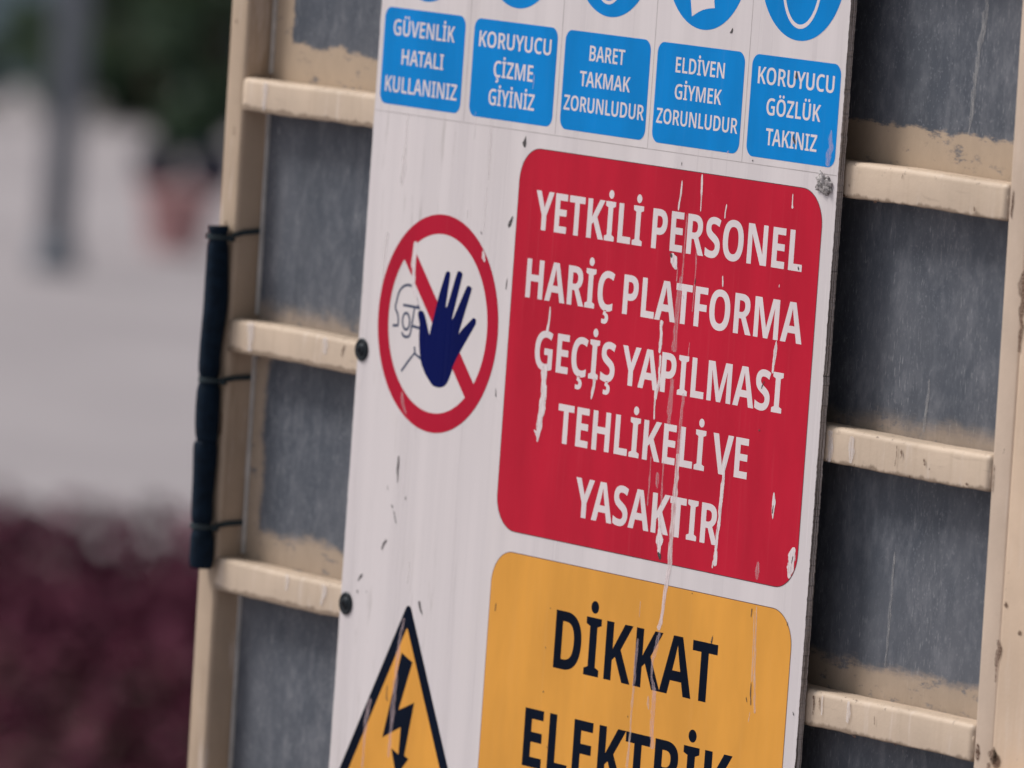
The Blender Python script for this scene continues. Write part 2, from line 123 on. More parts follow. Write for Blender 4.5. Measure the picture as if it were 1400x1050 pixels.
# streaks and chips on the board: x, z, width in metres
STREAKS = {
 'red': [[[0.2821,0.2365,0.00233],[0.2811,0.2237,0.0042],[0.2789,0.2056,0.00327]],[[0.3166,0.2458,0.00327],[0.3178,0.2256,0.00327],[0.3183,0.2079,0.00233]],[[0.3629,0.2194,0.0028],[0.3612,0.2046,0.00233]],[[0.4759,0.2398,0.0014],[0.4765,0.2288,0.00233],[0.4765,0.2248,0.00373]],[[0.2631,0.0926,0.00747],[0.2645,0.0779,0.00654],[0.2642,0.0587,0.00467]],[[0.2652,0.0575,0.00467],[0.2667,0.0321,0.00654],[0.263,0.0112,0.00373]],[[0.466,0.0917,0.00373],[0.4651,0.0777,0.00654],[0.4632,0.0587,0.00373]],[[0.061,0.0868,0.0028],[0.0604,0.0733,0.00467],[0.059,0.0588,0.00467]],[[0.3653,0.1475,0.0028],[0.3668,0.1357,0.00233]],[[0.4641,0.148,0.0028],[0.4636,0.1449,0.00233]],[[0.0584,0.0251,0.01401],[0.0587,0.0043,0.01401],[0.0584,-0.0192,0.0126],[0.0555,-0.0404,0.00934],[0.0545,-0.0549,0.00187]],[[0.0469,-0.0426,0.00233],[0.0525,-0.046,0.00654],[0.0559,-0.0508,0.00373]],[[0.1508,0.0229,0.00654],[0.1493,0.0098,0.0056],[0.1478,-0.0007,0.0028]],[[0.262,0.0254,0.0042],[0.262,0.0075,0.00467],[0.2627,-0.0091,0.00327]],[[0.3916,-0.0384,0.00654],[0.3913,-0.06,0.00607],[0.3898,-0.0906,0.0056],[0.3878,-0.1162,0.00654],[0.3873,-0.1441,0.00654]],[[0.3843,-0.1382,0.00373],[0.3836,-0.1466,0.00233]],[[0.2833,-0.1041,0.00467],[0.2865,-0.1153,0.00747],[0.2872,-0.128,0.01307],[0.2877,-0.1395,0.01214],[0.2898,-0.1456,0.0028]],[[0.4808,-0.0587,0.0028],[0.4816,-0.0686,0.0056],[0.4813,-0.08,0.0042],[0.4816,-0.0855,0.00233]],[[0.5226,-0.1091,0.00467],[0.5203,-0.1181,0.01587],[0.518,-0.1309,0.01401],[0.5167,-0.1411,0.00373]],[[0.2732,0.1618,0.00373],[0.2767,0.1557,0.01214],[0.2808,0.151,0.01027],[0.2837,0.1462,0.00467]]],
 'redfaint': [[[0.2948,0.2032,0.00233],[0.2947,0.1727,0.00327],[0.294,0.1318,0.0042]],[[0.2929,0.1407,0.00747],[0.2897,0.1059,0.01027],[0.2898,0.0626,0.0112]],[[0.316,0.1695,0.0028],[0.3176,0.1392,0.00327],[0.3164,0.106,0.00233]],[[0.3158,0.0754,0.00187],[0.3151,0.06,0.00233]],[[0.2851,0.1489,0.00327],[0.2853,0.1336,0.0028]],[[0.2975,0.122,0.00233],[0.3003,0.1172,0.00233]],[[0.2898,0.0359,0.00747],[0.2893,0.0155,0.01027],[0.29,-0.0113,0.00934]],[[0.3116,0.0229,0.00654],[0.3101,-0.0079,0.00747],[0.309,-0.0412,0.00934]],[[0.262,-0.0463,0.0028],[0.2623,-0.0771,0.00327],[0.2621,-0.0976,0.00233]],[[0.2848,-0.0489,0.00327],[0.2854,-0.0745,0.00373],[0.2861,-0.0949,0.00373]],[[0.2752,-0.0615,0.00467],[0.2767,-0.0703,0.01027],[0.2772,-0.0779,0.00373]],[[0.4624,-0.1301,0.00373],[0.4619,-0.1402,0.00934],[0.4621,-0.149,0.00373]]],
 'long': [[[0.3091,-0.0386,0.0084],[0.3098,-0.0691,0.01027],[0.3087,-0.0923,0.0112],[0.3079,-0.1179,0.01027],[0.3086,-0.1485,0.0112],[0.3046,-0.1771,0.0084],[0.3008,-0.2109,0.00747],[0.2966,-0.2202,0.00856]]],
 'yellow': [[[0.4651,-0.1748,0.00311],[0.467,-0.2008,0.00389],[0.4693,-0.2426,0.00545],[0.4753,-0.2818,0.00467]],[[0.4615,-0.1805,0.00156],[0.4639,-0.2138,0.00233],[0.466,-0.2515,0.00233]],[[0.2612,-0.2825,0.00467],[0.2598,-0.3042,0.00545],[0.2601,-0.3277,0.00467],[0.2586,-0.3666,0.00623]],[[0.2876,-0.2887,0.00311],[0.2883,-0.2972,0.00623],[0.2905,-0.3027,0.00195]],[[0.2618,-0.1946,0.00156],[0.2617,-0.2117,0.00156]],[[0.4668,-0.2808,0.00156],[0.4653,-0.2916,0.00156]]],
 'yellowfaint': [[[0.2617,-0.2332,0.00545],[0.2606,-0.2569,0.007],[0.2602,-0.2837,0.007]],[[0.3005,-0.2218,0.00623],[0.295,-0.2375,0.00856],[0.2904,-0.2541,0.00623],[0.2906,-0.268,0.00545],[0.2979,-0.2841,0.01012],[0.2977,-0.3034,0.01012],[0.2988,-0.3268,0.00934],[0.3025,-0.3413,0.01012]]],
 'blue': [[[0.5328,0.3081,0.0028],[0.533,0.2914,0.01191],[0.531,0.2716,0.01331]],[[0.0011,0.3228,0.00245],[0.0007,0.3071,0.00175]],[[0.3577,0.2725,0.0035],[0.3596,0.2704,0.007]],[[0.4681,0.2926,0.0084],[0.4718,0.2891,0.0042]],[[-0.103,0.2764,0.00175],[-0.1034,0.2715,0.0028]]],
 'ban': [[[-0.1993,0.1307,0.0091],[-0.2004,0.1107,0.01121],[-0.2002,0.0887,0.0098],[-0.1938,0.0734,0.0056],[-0.1871,0.064,0.0028]],[[-0.0721,0.1324,0.0028],[-0.0688,0.1268,0.0084],[-0.0663,0.1211,0.0035]]],
 'banfaint': [[[-0.1245,0.0423,0.0021],[-0.1241,0.0305,0.0042],[-0.1247,0.0215,0.0021]],[[-0.2066,-0.0299,0.00527],[-0.203,-0.0424,0.00677],[-0.1958,-0.0524,0.00451]]],
 'trifaint': [[[-0.172,-0.2659,0.00545],[-0.1778,-0.2911,0.00856],[-0.1805,-0.3271,0.00934],[-0.1815,-0.3674,0.01089],[-0.1827,-0.3898,0.00778],[-0.1834,-0.4167,0.00545]],[[-0.2264,-0.3588,0.00778],[-0.2325,-0.3854,0.00856],[-0.2328,-0.4123,0.00545],[-0.2324,-0.4347,0.00545]]],
 'white': [[[-0.2328,0.2641,0.0035],[-0.2324,0.2322,0.0049],[-0.234,0.2042,0.01191],[-0.2356,0.188,0.0056]],[[-0.1019,0.2765,0.0021],[-0.1025,0.2587,0.0028],[-0.103,0.2458,0.00175]],[[-0.0724,0.2611,0.0049],[-0.0714,0.2336,0.0056],[-0.0708,0.2061,0.0028]],[[-0.2371,0.1972,0.0077],[-0.2363,0.1913,0.0049],[-0.2345,0.1855,0.00175]],[[-0.0727,0.1994,0.00175],[-0.0728,0.1718,0.00245],[-0.0731,0.152,0.00175]],[[-0.1058,0.1728,0.0028],[-0.1057,0.1629,0.00175]],[[-0.256,0.1356,0.0063],[-0.2584,0.1053,0.007],[-0.2591,0.0671,0.0049]],[[-0.1696,-0.2056,0.00389],[-0.1705,-0.2302,0.00233]]],
 'dark': [[[-0.0058,0.2583,0.0014],[-0.0073,0.2503,0.0077],[-0.0078,0.2458,0.0035]],[[-0.0078,0.2321,0.0021],[-0.007,0.2288,0.00175]],[[-0.0197,0.1735,0.0014],[-0.0241,0.1663,0.0063],[-0.027,0.1611,0.0042]],[[-0.0224,0.1085,0.0014],[-0.0228,0.1006,0.00315],[-0.0233,0.096,0.00175]],[[-0.0782,0.1526,0.0028],[-0.0756,0.1494,0.0035]],[[0.3514,0.3962,0.0035],[0.3492,0.3928,0.0056],[0.3467,0.3913,0.0021]],[[-0.2168,-0.1877,0.00376],[-0.2209,-0.1929,0.00527],[-0.2248,-0.1999,0.00301]],[[-0.2591,-0.2299,0.00376],[-0.2649,-0.2345,0.00527]],[[-0.2121,-0.1505,0.00188],[-0.2085,-0.1538,0.00301]],[[-0.2067,-0.1557,0.0015],[-0.2003,-0.169,0.00263]],[[-0.0299,-0.0076,0.0015],[-0.028,-0.0165,0.00226]],[[-0.2221,-0.1306,0.00113],[-0.2203,-0.1358,0.00188]],[[-0.1849,-0.1382,0.00188],[-0.1855,-0.1426,0.00301]],[[-0.1463,-0.245,0.00389],[-0.1422,-0.2516,0.00545],[-0.1381,-0.259,0.00195]],[[-0.2585,-0.2302,0.00311],[-0.2666,-0.2379,0.00467]],[[-0.2666,-0.2475,0.00311],[-0.2657,-0.2519,0.00311]],[[-0.2482,-0.2464,0.00156],[-0.2479,-0.249,0.00195]],[[-0.2043,-0.0974,0.00376],[-0.2043,-0.1092,0.00602],[-0.2033,-0.1263,0.00226]],[[0.467,0.361,0.0035],[0.467,0.3557,0.0063],[0.4687,0.3527,0.0021]],[[0.4696,0.2983,0.0021],[0.4696,0.2936,0.0049],[0.4735,0.2883,0.0028]],[[0.4018,0.2673,0.0028],[0.4033,0.2659,0.0028]],[[0.279,0.2551,0.00105],[0.2795,0.251,0.0014]],[[0.271,0.1616,0.00373],[0.2738,0.1567,0.00467]],[[0.4939,0.1688,0.00233],[0.4953,0.1647,0.0028]],[[0.3174,0.1404,0.00187],[0.3174,0.1341,0.00327]],[[0.2866,-0.1414,0.00467],[0.2897,-0.1444,0.00654],[0.2912,-0.1493,0.00233]],[[0.4811,-0.0712,0.00233],[0.4805,-0.0801,0.0042]],[[0.5216,-0.118,0.00233],[0.5191,-0.1258,0.0028]],[[0.4506,0.05,0.00187],[0.446,0.0415,0.00327]],[[0.4461,-0.0003,0.0028],[0.4496,-0.0004,0.0028]],[[0.4575,-0.1778,0.00195],[0.4572,-0.1873,0.00195]],[[0.4653,-0.2515,0.00117],[0.4655,-0.2642,0.00233],[0.4678,-0.2744,0.00272]],[[0.4585,-0.2672,0.00156],[0.4606,-0.2722,0.00195]],[[0.3935,-0.2133,0.00156],[0.3916,-0.222,0.00467]],[[0.0978,-0.3083,0.00195],[0.0988,-0.3104,0.00233]],[[0.1003,-0.2215,0.00195],[0.1013,-0.2229,0.00195]],[[0.2537,-0.3131,0.00195],[0.2544,-0.3156,0.00233]],[[0.3514,-0.1755,0.0035],[0.353,-0.1765,0.00233]],[[0.1118,-0.3641,0.00195],[0.1129,-0.3661,0.00233]],[[-0.1951,-0.3413,0.00156],[-0.1954,-0.3547,0.00311],[-0.1921,-0.3576,0.00156]],[[-0.0004,-0.2292,0.00156],[-0.0009,-0.238,0.00233]],[[0.0966,-0.2624,0.00156],[0.0973,-0.2649,0.00195]],[[0.0989,-0.3082,0.00195],[0.0995,-0.3098,0.00195]],[[0.5398,-0.2711,0.00311],[0.5421,-0.275,0.00389]],[[0.5205,-0.1836,0.00156],[0.5196,-0.1879,0.00195]]],
}

# ------------------------------------------------------------------ node helpers
class NT:
    def __init__(s, name):
        s.m = bpy.data.materials.new(name)
        s.m.use_nodes = True
        s.t = s.m.node_tree
        s.b = s.t.nodes['Principled BSDF']
        s.o = s.t.nodes['Material Output']
        s._c = None
    def n(s, kind, **kw):
        k = s.t.nodes.new(kind)
        for a, v in kw.items():
            setattr(k, a, v)
        return k
    def l(s, a, b):
        s.t.links.new(a, b)
    def co(s, kind='Object', scale=(1, 1, 1), loc=(0, 0, 0)):
        if s._c is None:
            s._c = s.n('ShaderNodeTexCoord')
        mp = s.n('ShaderNodeMapping')
        mp.inputs['Scale'].default_value = scale
        mp.inputs['Location'].default_value = loc
        s.l(s._c.outputs[kind], mp.inputs['Vector'])
        return mp.outputs[0]
    def noise(s, vec, scale=5, detail=4, rough=0.55, dist=0.0):
        k = s.n('ShaderNodeTexNoise')
        k.inputs['Scale'].default_value = scale
        k.inputs['Detail'].default_value = detail
        k.inputs['Roughness'].default_value = rough
        k.inputs['Distortion'].default_value = dist
        s.l(vec, k.inputs['Vector'])
        return k.outputs['Fac']
    def ramp(s, fac, a, b, va=0.0, vb=1.0):
        k = s.n('ShaderNodeMapRange', interpolation_type='SMOOTHSTEP')
        s.l(fac, k.inputs['Value'])
        k.inputs['From Min'].default_value = a
        k.inputs['From Max'].default_value = b
        k.inputs['To Min'].default_value = va
        k.inputs['To Max'].default_value = vb
        return k.outputs[0]
    def math(s, op, a, b=None, clamp=False):
        k = s.n('ShaderNodeMath', operation=op, use_clamp=clamp)
        for i, v in enumerate((a, b)):
            if v is None:
                continue
            if isinstance(v, (int, float)):
                k.inputs[i].default_value = v
            else:
                s.l(v, k.inputs[i])
        return k.outputs[0]
    def mix(s, fac, a, b, mode='MIX'):
        k = s.n('ShaderNodeMix', data_type='RGBA', blend_type=mode)
        for i, v in ((0, fac), (6, a), (7, b)):
            if isinstance(v, (int, float)):
                k.inputs[i].default_value = v
            elif isinstance(v, tuple):
                k.inputs[i].default_value = (*v, 1.0) if len(v) == 3 else v
            else:
                s.l(v, k.inputs[i])
        return k.outputs[2]
    def col(s, c):
        s.l(c, s.b.inputs['Base Color']) if not isinstance(c, tuple) else setattr(s.b.inputs['Base Color'], 'default_value', (*c, 1))
    def rough(s, r):
        if isinstance(r, (int, float)):
            s.b.inputs['Roughness'].default_value = r
        else:
            s.l(r, s.b.inputs['Roughness'])
    def bump(s, h, strength=0.2, dist=0.001):
        k = s.n('ShaderNodeBump')
        k.inputs['Strength'].default_value = strength
        k.inputs['Distance'].default_value = dist
        s.l(h, k.inputs['Height'])
        s.l(k.outputs[0], s.b.inputs['Normal'])

def mat_print(name, c, var=0.12, rough=0.34, fade=0.1):
    """weathered printed vinyl: faint vertical run marks, fine specks, mottled gloss"""
    t = NT(name)
    big = t.noise(t.co(scale=(6, 1, 2)), 2, 4)
    run = t.noise(t.co(scale=(60, 1, 1.6)), 3, 5, 0.6)
    fine = t.noise(t.co(scale=(1, 1, .55)), 700, 2)
    c0 = t.mix(t.ramp(big, .3, .7), tuple(x * (1 - var) for x in c), tuple(min(1, x * (1 + var * .6)) for x in c))
    pale = tuple(min(1, x * .72 + .20) for x in c)
    c1 = t.mix(t.ramp(run, .52, .85, 0, fade * 2.2), c0, pale)
    c2 = t.mix(t.ramp(fine, .70, .78, 0, fade * 3), c1, pale)
    dirt = t.noise(t.co(scale=(1, 1, .4), loc=(3, 0, 5)), 230, 3, .7)
    c3 = t.mix(t.ramp(dirt, .72, .82, 0, .55), c2, tuple(x * .45 + .01 for x in c))
    t.col(c3)
    t.rough(t.ramp(run, .3, .75, rough - .06, rough + .14))
    t.b.inputs['Specular IOR Level'].default_value = .07
    t.bump(run, .12, .0006)
    return t.m

def mat_board():
    t = NT('sign_white')
    gloss_band = t.noise(t.co(scale=(26, 1, .7)), 1, 5, .6)
    run = t.noise(t.co(scale=(120, 1, 2.2)), 2, 5, .62)
    big = t.noise(t.co(scale=(3, 1, 2)), 2, 4)
    c = t.mix(t.ramp(gloss_band, .32, .68), (.635, .592, .608), (.70, .652, .666))  # paler vertical bands put the board's gloss highlights into its colour
    c = t.mix(t.ramp(run, .55, .8, 0, .16), c, (.54, .50, .50))
    # grey grime trails that run down the left of the board
    xx = t.n('ShaderNodeSeparateXYZ')
    t.l(t.co(), xx.inputs[0])
    trail = t.noise(t.co(scale=(45, 1, 4), loc=(.7, 0, .2)), 2, 6, .7, .4)
    lft = t.ramp(xx.outputs[0], -.31, -.15, 1, 0)
    t1 = t.math('MULTIPLY', t.ramp(trail, .56, .72, 0, .55), lft)
    c = t.mix(t1, c, (.37, .34, .325))
    spk = t.noise(t.co(scale=(1.4, 1, .6), loc=(1, 2, 3)), 330, 2, .6)
    c = t.mix(t.ramp(spk, .73, .79, 0, .6), c, (.26, .24, .25))
    c = t.mix(t.ramp(big, .5, .75, 0, .18), c, (.66, .60, .54))
    t.col(c)
    t.rough(t.ramp(gloss_band, .3, .7, .24, .42))
    t.b.inputs['Specular IOR Level'].default_value = .22
    t.bump(t.math('ADD', gloss_band, t.math('MULTIPLY', run, .1)), .12, .0012)
    return t.m

def mat_board_edge():
    t = NT('board_edge')
    lay = t.noise(t.co(scale=(40, 900, 6)), 1, 3, .6)
    rag = t.noise(t.co(scale=(1, 1, 60)), 5, 6, .75)
    c = t.mix(t.ramp(lay, .42, .58), (.16, .13, .115), (.58, .53, .52))
    c = t.mix(t.ramp(rag, .54, .66, 0, .8), c, (.03, .025, .025))
    t.col(c)
    t.rough(.8)
    t.bump(rag, .9, .003)
    return t.m

def mat_cream(name, c=(.60, .452, .335), grime=.35, seed=0.0, wash=.5, rail=False):
    t = NT(name)
    big = t.noise(t.co(loc=(seed, 0, 0)), 9, 5, .6)
    run = t.noise(t.co(scale=(55, 40, 3), loc=(seed, 1, 0)), 2, 5, .62)
    c0 = t.mix(t.ramp(big, .3, .7), tuple(x * .90 for x in c), tuple(x * 1.06 for x in c))
    c0 = t.mix(t.ramp(run, .5, .78, 0, grime), c0, (c[0] * .62, c[1] * .56, c[2] * .46))
    pale = t.noise(t.co(scale=(40, 30, 5), loc=(seed + 4, 1, 0)), 2, 4, .6)
    c0 = t.mix(t.ramp(pale, .56, .72, 0, wash), c0, (.70, .61, .55))
    chip = t.noise(t.co(scale=(1.5, 1, .8), loc=(seed, 3, 0)), 95, 4, .65)
    c0 = t.mix(t.ramp(chip, .715, .74, 0, .9), c0, (.055, .03, .022))
    if rail:                                  # scuffed top corner, stained and chipped lower corner
        gz = t.n('ShaderNodeSeparateXYZ')
        t.l(t.co('Generated'), gz.inputs[0])
        e1 = t.noise(t.co(scale=(1.2, 1, 1.5), loc=(seed, 8, 0)), 120, 5, .7)
        e2 = t.noise(t.co(scale=(1, 1, .3), loc=(seed, 9, 0)), 60, 5, .7)
        low = t.ramp(t.math('ADD', gz.outputs[2], t.math('MULTIPLY', e2, -.34)), -.06, .03, .75, 0)
        c0 = t.mix(low, c0, (.19, .135, .095))
        nick = t.math('MULTIPLY', t.ramp(e1, .60, .66), t.ramp(t.math('ABSOLUTE', t.math('SUBTRACT', gz.outputs[2], .5)), .28, .42))
        c0 = t.mix(t.math('MULTIPLY', nick, .8), c0, (.10, .06, .045))
        scf = t.noise(t.co(scale=(.35, 1, 2.5), loc=(seed, 4, 3)), 70, 5, .7)
        c0 = t.mix(t.ramp(scf, .60, .74, 0, .4), c0, (.36, .28, .215))
    t.col(c0)
    t.rough(t.ramp(big, .3, .7, .36, .52))
    t.b.inputs['Specular IOR Level'].default_value = .25
    fine = t.noise(t.co(), 260, 3, .6)
    t.bump(t.math('ADD', t.math('MULTIPLY', big, .6), t.math('MULTIPLY', fine, .3)), .5, .0016)
    return t.m

def mat_sheet(name, bottom, soft, left, strength, seed):
    """grey infill sheet with cream overspray creeping in from its edges (sizes in metres)"""
    t = NT(name)
    xyz = t.n('ShaderNodeSeparateXYZ')
    t.l(t.co(), xyz.inputs[0])
    big = t.noise(t.co(scale=(1, 1, .7), loc=(seed, 0, 1)), 11, 5, .6)
    c = t.mix(t.ramp(big, .3, .72), (.083, .095, .118), (.120, .130, .153))
    dif = t.noise(t.co(scale=(1, 1, .5), loc=(seed, 0, 7)), 60, 5, .7)
    c = t.mix(t.ramp(dif, .42, .72, 0, .6), c, (.195, .205, .232))
    # vertical weathering scratches, gathered in bands
    scr = t.noise(t.co(scale=(430, 1, 75), loc=(seed, 0, 2)), 1, 3, .6, .3)
    bandm = t.noise(t.co(scale=(15, 1, 2.5), loc=(seed, 0, 3)), 1, 3)
    s1 = t.math('MULTIPLY', t.ramp(scr, .58, .70, 0, .9), t.ramp(bandm, .40, .60))
    c = t.mix(t.math('MULTIPLY', s1, .6), c, (.38, .385, .41))
    grit = t.noise(t.co(scale=(1.3, 1, .7), loc=(seed, 0, 9)), 340, 2, .6)
    gm = t.noise(t.co(scale=(7, 1, 1.6), loc=(seed, 2, 3)), 1, 3)
    c = t.mix(t.math('MULTIPLY', t.ramp(grit, .62, .70, 0, .55), t.ramp(gm, .36, .66, .12, 1)), c, (.30, .305, .34))
    run = t.noise(t.co(scale=(170, 1, 1.6), loc=(seed, 0, 4)), 1, 5, .7, .2)
    c = t.mix(t.ramp(run, .70, .80, 0, .22), c, (.46, .44, .44))
    dk = t.noise(t.co(scale=(1, 1, .5), loc=(seed, 0, 5)), 75, 4, .7)
    st_ = t.noise(t.co(scale=(5, 1, 1.1), loc=(seed, 5, 1)), 2, 5, .65, .5)
    c = t.mix(t.ramp(st_, .52, .72, 0, .35), c, (.185, .192, .215))
    c = t.mix(t.ramp(st_, .46, .28, 0, .35), c, (.062, .072, .088))
    c = t.mix(t.ramp(dk, .66, .8, 0, .6), c, (.06, .07, .085))
    # overspray
    wob = t.noise(t.co(scale=(1, 1, 1.6), loc=(seed, 0, 6)), 17, 6, .62, .3)
    wob2 = t.noise(t.co(scale=(1, 1, 5), loc=(seed, 0, 8)), 70, 4, .7)
    wz = t.math('ADD', xyz.outputs[2], t.math('ADD', t.math('MULTIPLY', wob, -.034), t.math('MULTIPLY', wob2, -.014)))
    mb = t.ramp(wz, bottom - .021 - soft, bottom - .021 + soft, 1, 0)
    wx = t.math('ADD', xyz.outputs[0], t.math('ADD', t.math('MULTIPLY', wob, -.03), t.math('MULTIPLY', wob2, -.008)))
    ml = t.ramp(wx, left - .018 - soft, left - .018 + soft, 1, 0)
    mask = t.math('MULTIPLY', t.math('MAXIMUM', mb, ml), strength)
    thin = t.noise(t.co(scale=(1, 1, 2.2), loc=(seed, 0, 11)), 34, 5, .7)
    mask = t.math('MULTIPLY', mask, t.ramp(thin, .68, .56, .25, 1))
    crm = t.mix(dif, (.40, .315, .235), (.52, .40, .295))
    c = t.mix(mask, c, crm)
    t.col(c)
    t.rough(.55)
    t.b.inputs['Specular IOR Level'].default_value = .10
    t.bump(t.math('ADD', t.math('MULTIPLY', grit, .5), t.math('ADD', s1, mask)), .3, .0008)
    return t.m

def mat_streak(name, c, alpha, lo=.38, hi=.6, rough=.5, scale=(300, 1, 26), floor=.3, rim=.55):
    """thin film of paint or dirt: broken up by noise, drying out towards its rims (uv x runs across the mark)"""
    t = NT(name)
    a = t.noise(t.co(scale=scale), 2, 5, .75)
    v = t.noise(t.co(scale=(90, 1, 20)), 2, 4, .6)
    x = t.n('ShaderNodeSeparateXYZ')
    t.l(t.co('UV'), x.inputs[0])
    e = t.math('ABSOLUTE', t.math('SUBTRACT', t.math('MULTIPLY', x.outputs[0], 2.0), 1.0))
    body = t.ramp(a, lo, hi, alpha * floor, alpha)
    keep = t.ramp(t.math('SUBTRACT', a, t.math('MULTIPLY', e, rim)), -.12, .06, 0, 1)
    t.col(t.mix(v, tuple(x_ * .92 for x_ in c), c))
    t.rough(rough)
    t.l(t.math('MULTIPLY', body, keep), t.b.inputs['Alpha'])
    return t.m

def mat_plain(name, c, rough=.5, var=.15, scale=40, metal=0.0, bump=.15):
    t = NT(name)
    t.b.inputs['Specular IOR Level'].default_value = .08
    f = t.noise(t.co(), scale, 5, .6)
    t.col(t.mix(t.ramp(f, .3, .7), tuple(x * (1 - var) for x in c), tuple(min(1, x * (1 + var)) for x in c)))
    t.rough(t.ramp(f, .3, .7, max(.05, rough - .08), min(1, rough + .1)))
    t.b.inputs['Metallic'].default_value = metal
    t.bump(f, bump, .002)
    return t.m

M = {}
M['white'] = mat_board()
M['edge'] = mat_board_edge()
M['red'] = mat_print('print_red', (.50, .0115, .036), .13, .36, .05)
M['ban_red'] = mat_print('print_crimson', (.44, .008, .034), .08, .36, .03)
M['blue'] = mat_print('print_blue', (.0, .225, .63), .12, .36, .04)
M['yellow'] = mat_print('print_amber', (.74, .345, .062), .11, .36, .07)
M['navy'] = mat_print('print_navy', (.004, .008, .020), .2, .4, .0)
M['hand_blue'] = mat_print('print_hand_blue', (.003, .007, .078), .15, .3, .02)
for k_ in ('navy', 'hand_blue'):
    M[k_].node_tree.nodes['Principled BSDF'].inputs['Specular IOR Level'].default_value = .02
M['letter'] = mat_print('print_letter_white', (.72, .65, .67), .06, .4, .05)
M['disc_white'] = mat_print('print_disc_white', (.68, .635, .645), .05, .34, .05)
M['faceline'] = mat_print('print_face_line', (.065, .08, .135), .15, .4, .08)
M['outline'] = mat_plain('print_outline', (.10, .045, .05), .5, .2)
M['halo'] = mat_plain('print_halo', (.70, .67, .70), .4, .05)
M['seam'] = mat_plain('print_seam', (.42, .385, .39), .5, .2)
M['streak'] = mat_streak('paint_run', (.84, .76, .78), .93, .32, .54, .5, (300, 1, 26), .4, .5)
M['streak_pink'] = mat_streak('paint_smear', (.78, .60, .64), .42, .36, .66)
M['streak_amber'] = mat_streak('paint_run_amber', (.80, .62, .52), .55)
M['streak_white'] = mat_streak('paint_run_white', (.82, .77, .78), .6, .34, .66)
M['dirt'] = mat_streak('chip_dirt', (.05, .045, .047), .95, .36, .5, .8, (500, 1, 330), .1, .7)
M['rust'] = mat_streak('rust_mark', (.085, .034, .016), .95, .40, .56, .85, (420, 300, 300), .08, .75)
M['rail'] = mat_cream('cream_rail_paint', (.595, .478, .372), .22, 0, .5, True)
M['stile_clean'] = mat_cream('cream_stile_paint_clean', (.57, .455, .365), .06, 3, .2)
M['stile'] = mat_cream('cream_stile_paint', (.46, .355, .265), .55, 5)
M['post'] = mat_cream('cream_post_paint', (.62, .475, .355), .07, 9, .2)
M['light_seam'] = mat_plain('light_seam_tint', (.55, .54, .53), .5, .15)
M['foam'] = mat_plain('navy_foam', (.006, .014, .027), .62, .3, 90, 0, .4)
M['tie'] = mat_plain('black_nylon', (.035, .048, .055), .35, .2)
M['screw'] = mat_plain('dark_screw', (.028, .034, .040), .42, .35, 200, .3)
M['socket'] = mat_plain('screw_socket', (.006, .007, .01), .6, .2)
M['torn'] = mat_plain('torn_board', (.33, .31, .31), .7, .75, 260, 0, .6)

# ------------------------------------------------------------------ object helpers
def new_obj(name, mesh, parent=None, loc=None):
    o = bpy.data.objects.new(name, mesh)
    COL.objects.link(o)
    if parent is not None:
        o.parent = parent
    if loc is not None:
        o.location = loc
    return o

def tag(o, label=None, cat=None, group=None, kind=None):
    if label: o['label'] = label
    if cat: o['category'] = cat
    if group: o['group'] = group
    if kind: o['kind'] = kind
    return o

def empty(name, loc, label, cat, group=None):
    o = new_obj(name, None, None, loc)
    o.empty_display_size = .1
    return tag(o, label, cat, group)

def bm_obj(name, bm, mat, parent=None, smooth=False, loc=None):
    me = bpy.data.meshes.new(name)
    bmesh.ops.recalc_face_normals(bm, faces=bm.faces[:])
    bm.to_mesh(me)
    bm.free()
    for m_ in (mat if isinstance(mat, (list, tuple)) else [mat]):
        me.materials.append(m_)
    if smooth:
        for p in me.polygons:
            p.use_smooth = True
    return new_obj(name, me, parent, loc)

def fill_polys(contours, thick=0.0):
    """list of closed (x, z) contours -> temporary filled mesh lying in the XZ plane, facing -y"""
    c = bpy.data.curves.new('tmp', 'CURVE')
    c.dimensions = '2D'
    c.fill_mode = 'BOTH' if thick else 'FRONT'
    c.extrude = thick / 2
    for pts in contours:
        s = c.splines.new('POLY')
        s.points.add(len(pts) - 1)
        for p, q in zip(s.points, pts):
            p.co = (q[0], q[1], 0, 1)
        s.use_cyclic_u = True
    o = bpy.data.objects.new('tmp', c)
    COL.objects.link(o)
    dg = bpy.context.evaluated_depsgraph_get()
    dg.update()
    me = bpy.data.meshes.new_from_object(o.evaluated_get(dg))
    bpy.data.objects.remove(o)
    bpy.data.curves.remove(c)
    me.transform(Matrix.Rotation(math.pi / 2, 4, 'X'))     # z-up in curve space -> -y
    return me

def flat(name, contours, y, mat, parent):
    me = fill_polys(contours)
    me.transform(Matrix.Translation((0, y, 0)))
    me.name = name
    me.materials.clear()
    me.materials.append(mat)
    return new_obj(name, me, parent)

def merge_into(o, contours, y, mat):
    """adds further flat shapes in another ink to an existing print"""
    me = fill_polys(contours)
    me.transform(Matrix.Translation((0, y, 0)))
    me.materials.clear()
    o.data.materials.append(mat)
    k = len(o.data.materials) - 1
    bm = bmesh.new()
    bm.from_mesh(o.data)
    n0 = len(bm.faces)
    bm.from_mesh(me)
    bm.faces.ensure_lookup_table()
    for f in bm.faces[n0:]:
        f.material_index = k
    bm.to_mesh(o.data)
    bm.free()
    bpy.data.meshes.remove(me)

def rrect(x0, x1, z0, z1, r, n=9):
    pts = []
    for cx, cz, a in ((x1 - r, z1 - r, 0), (x0 + r, z1 - r, 90), (x0 + r, z0 + r, 180), (x1 - r, z0 + r, 270)):
        for i in range(n):
            t = math.radians(a + 90 * i / (n - 1))
            pts.append((cx + r * math.cos(t), cz + r * math.sin(t)))
    return pts

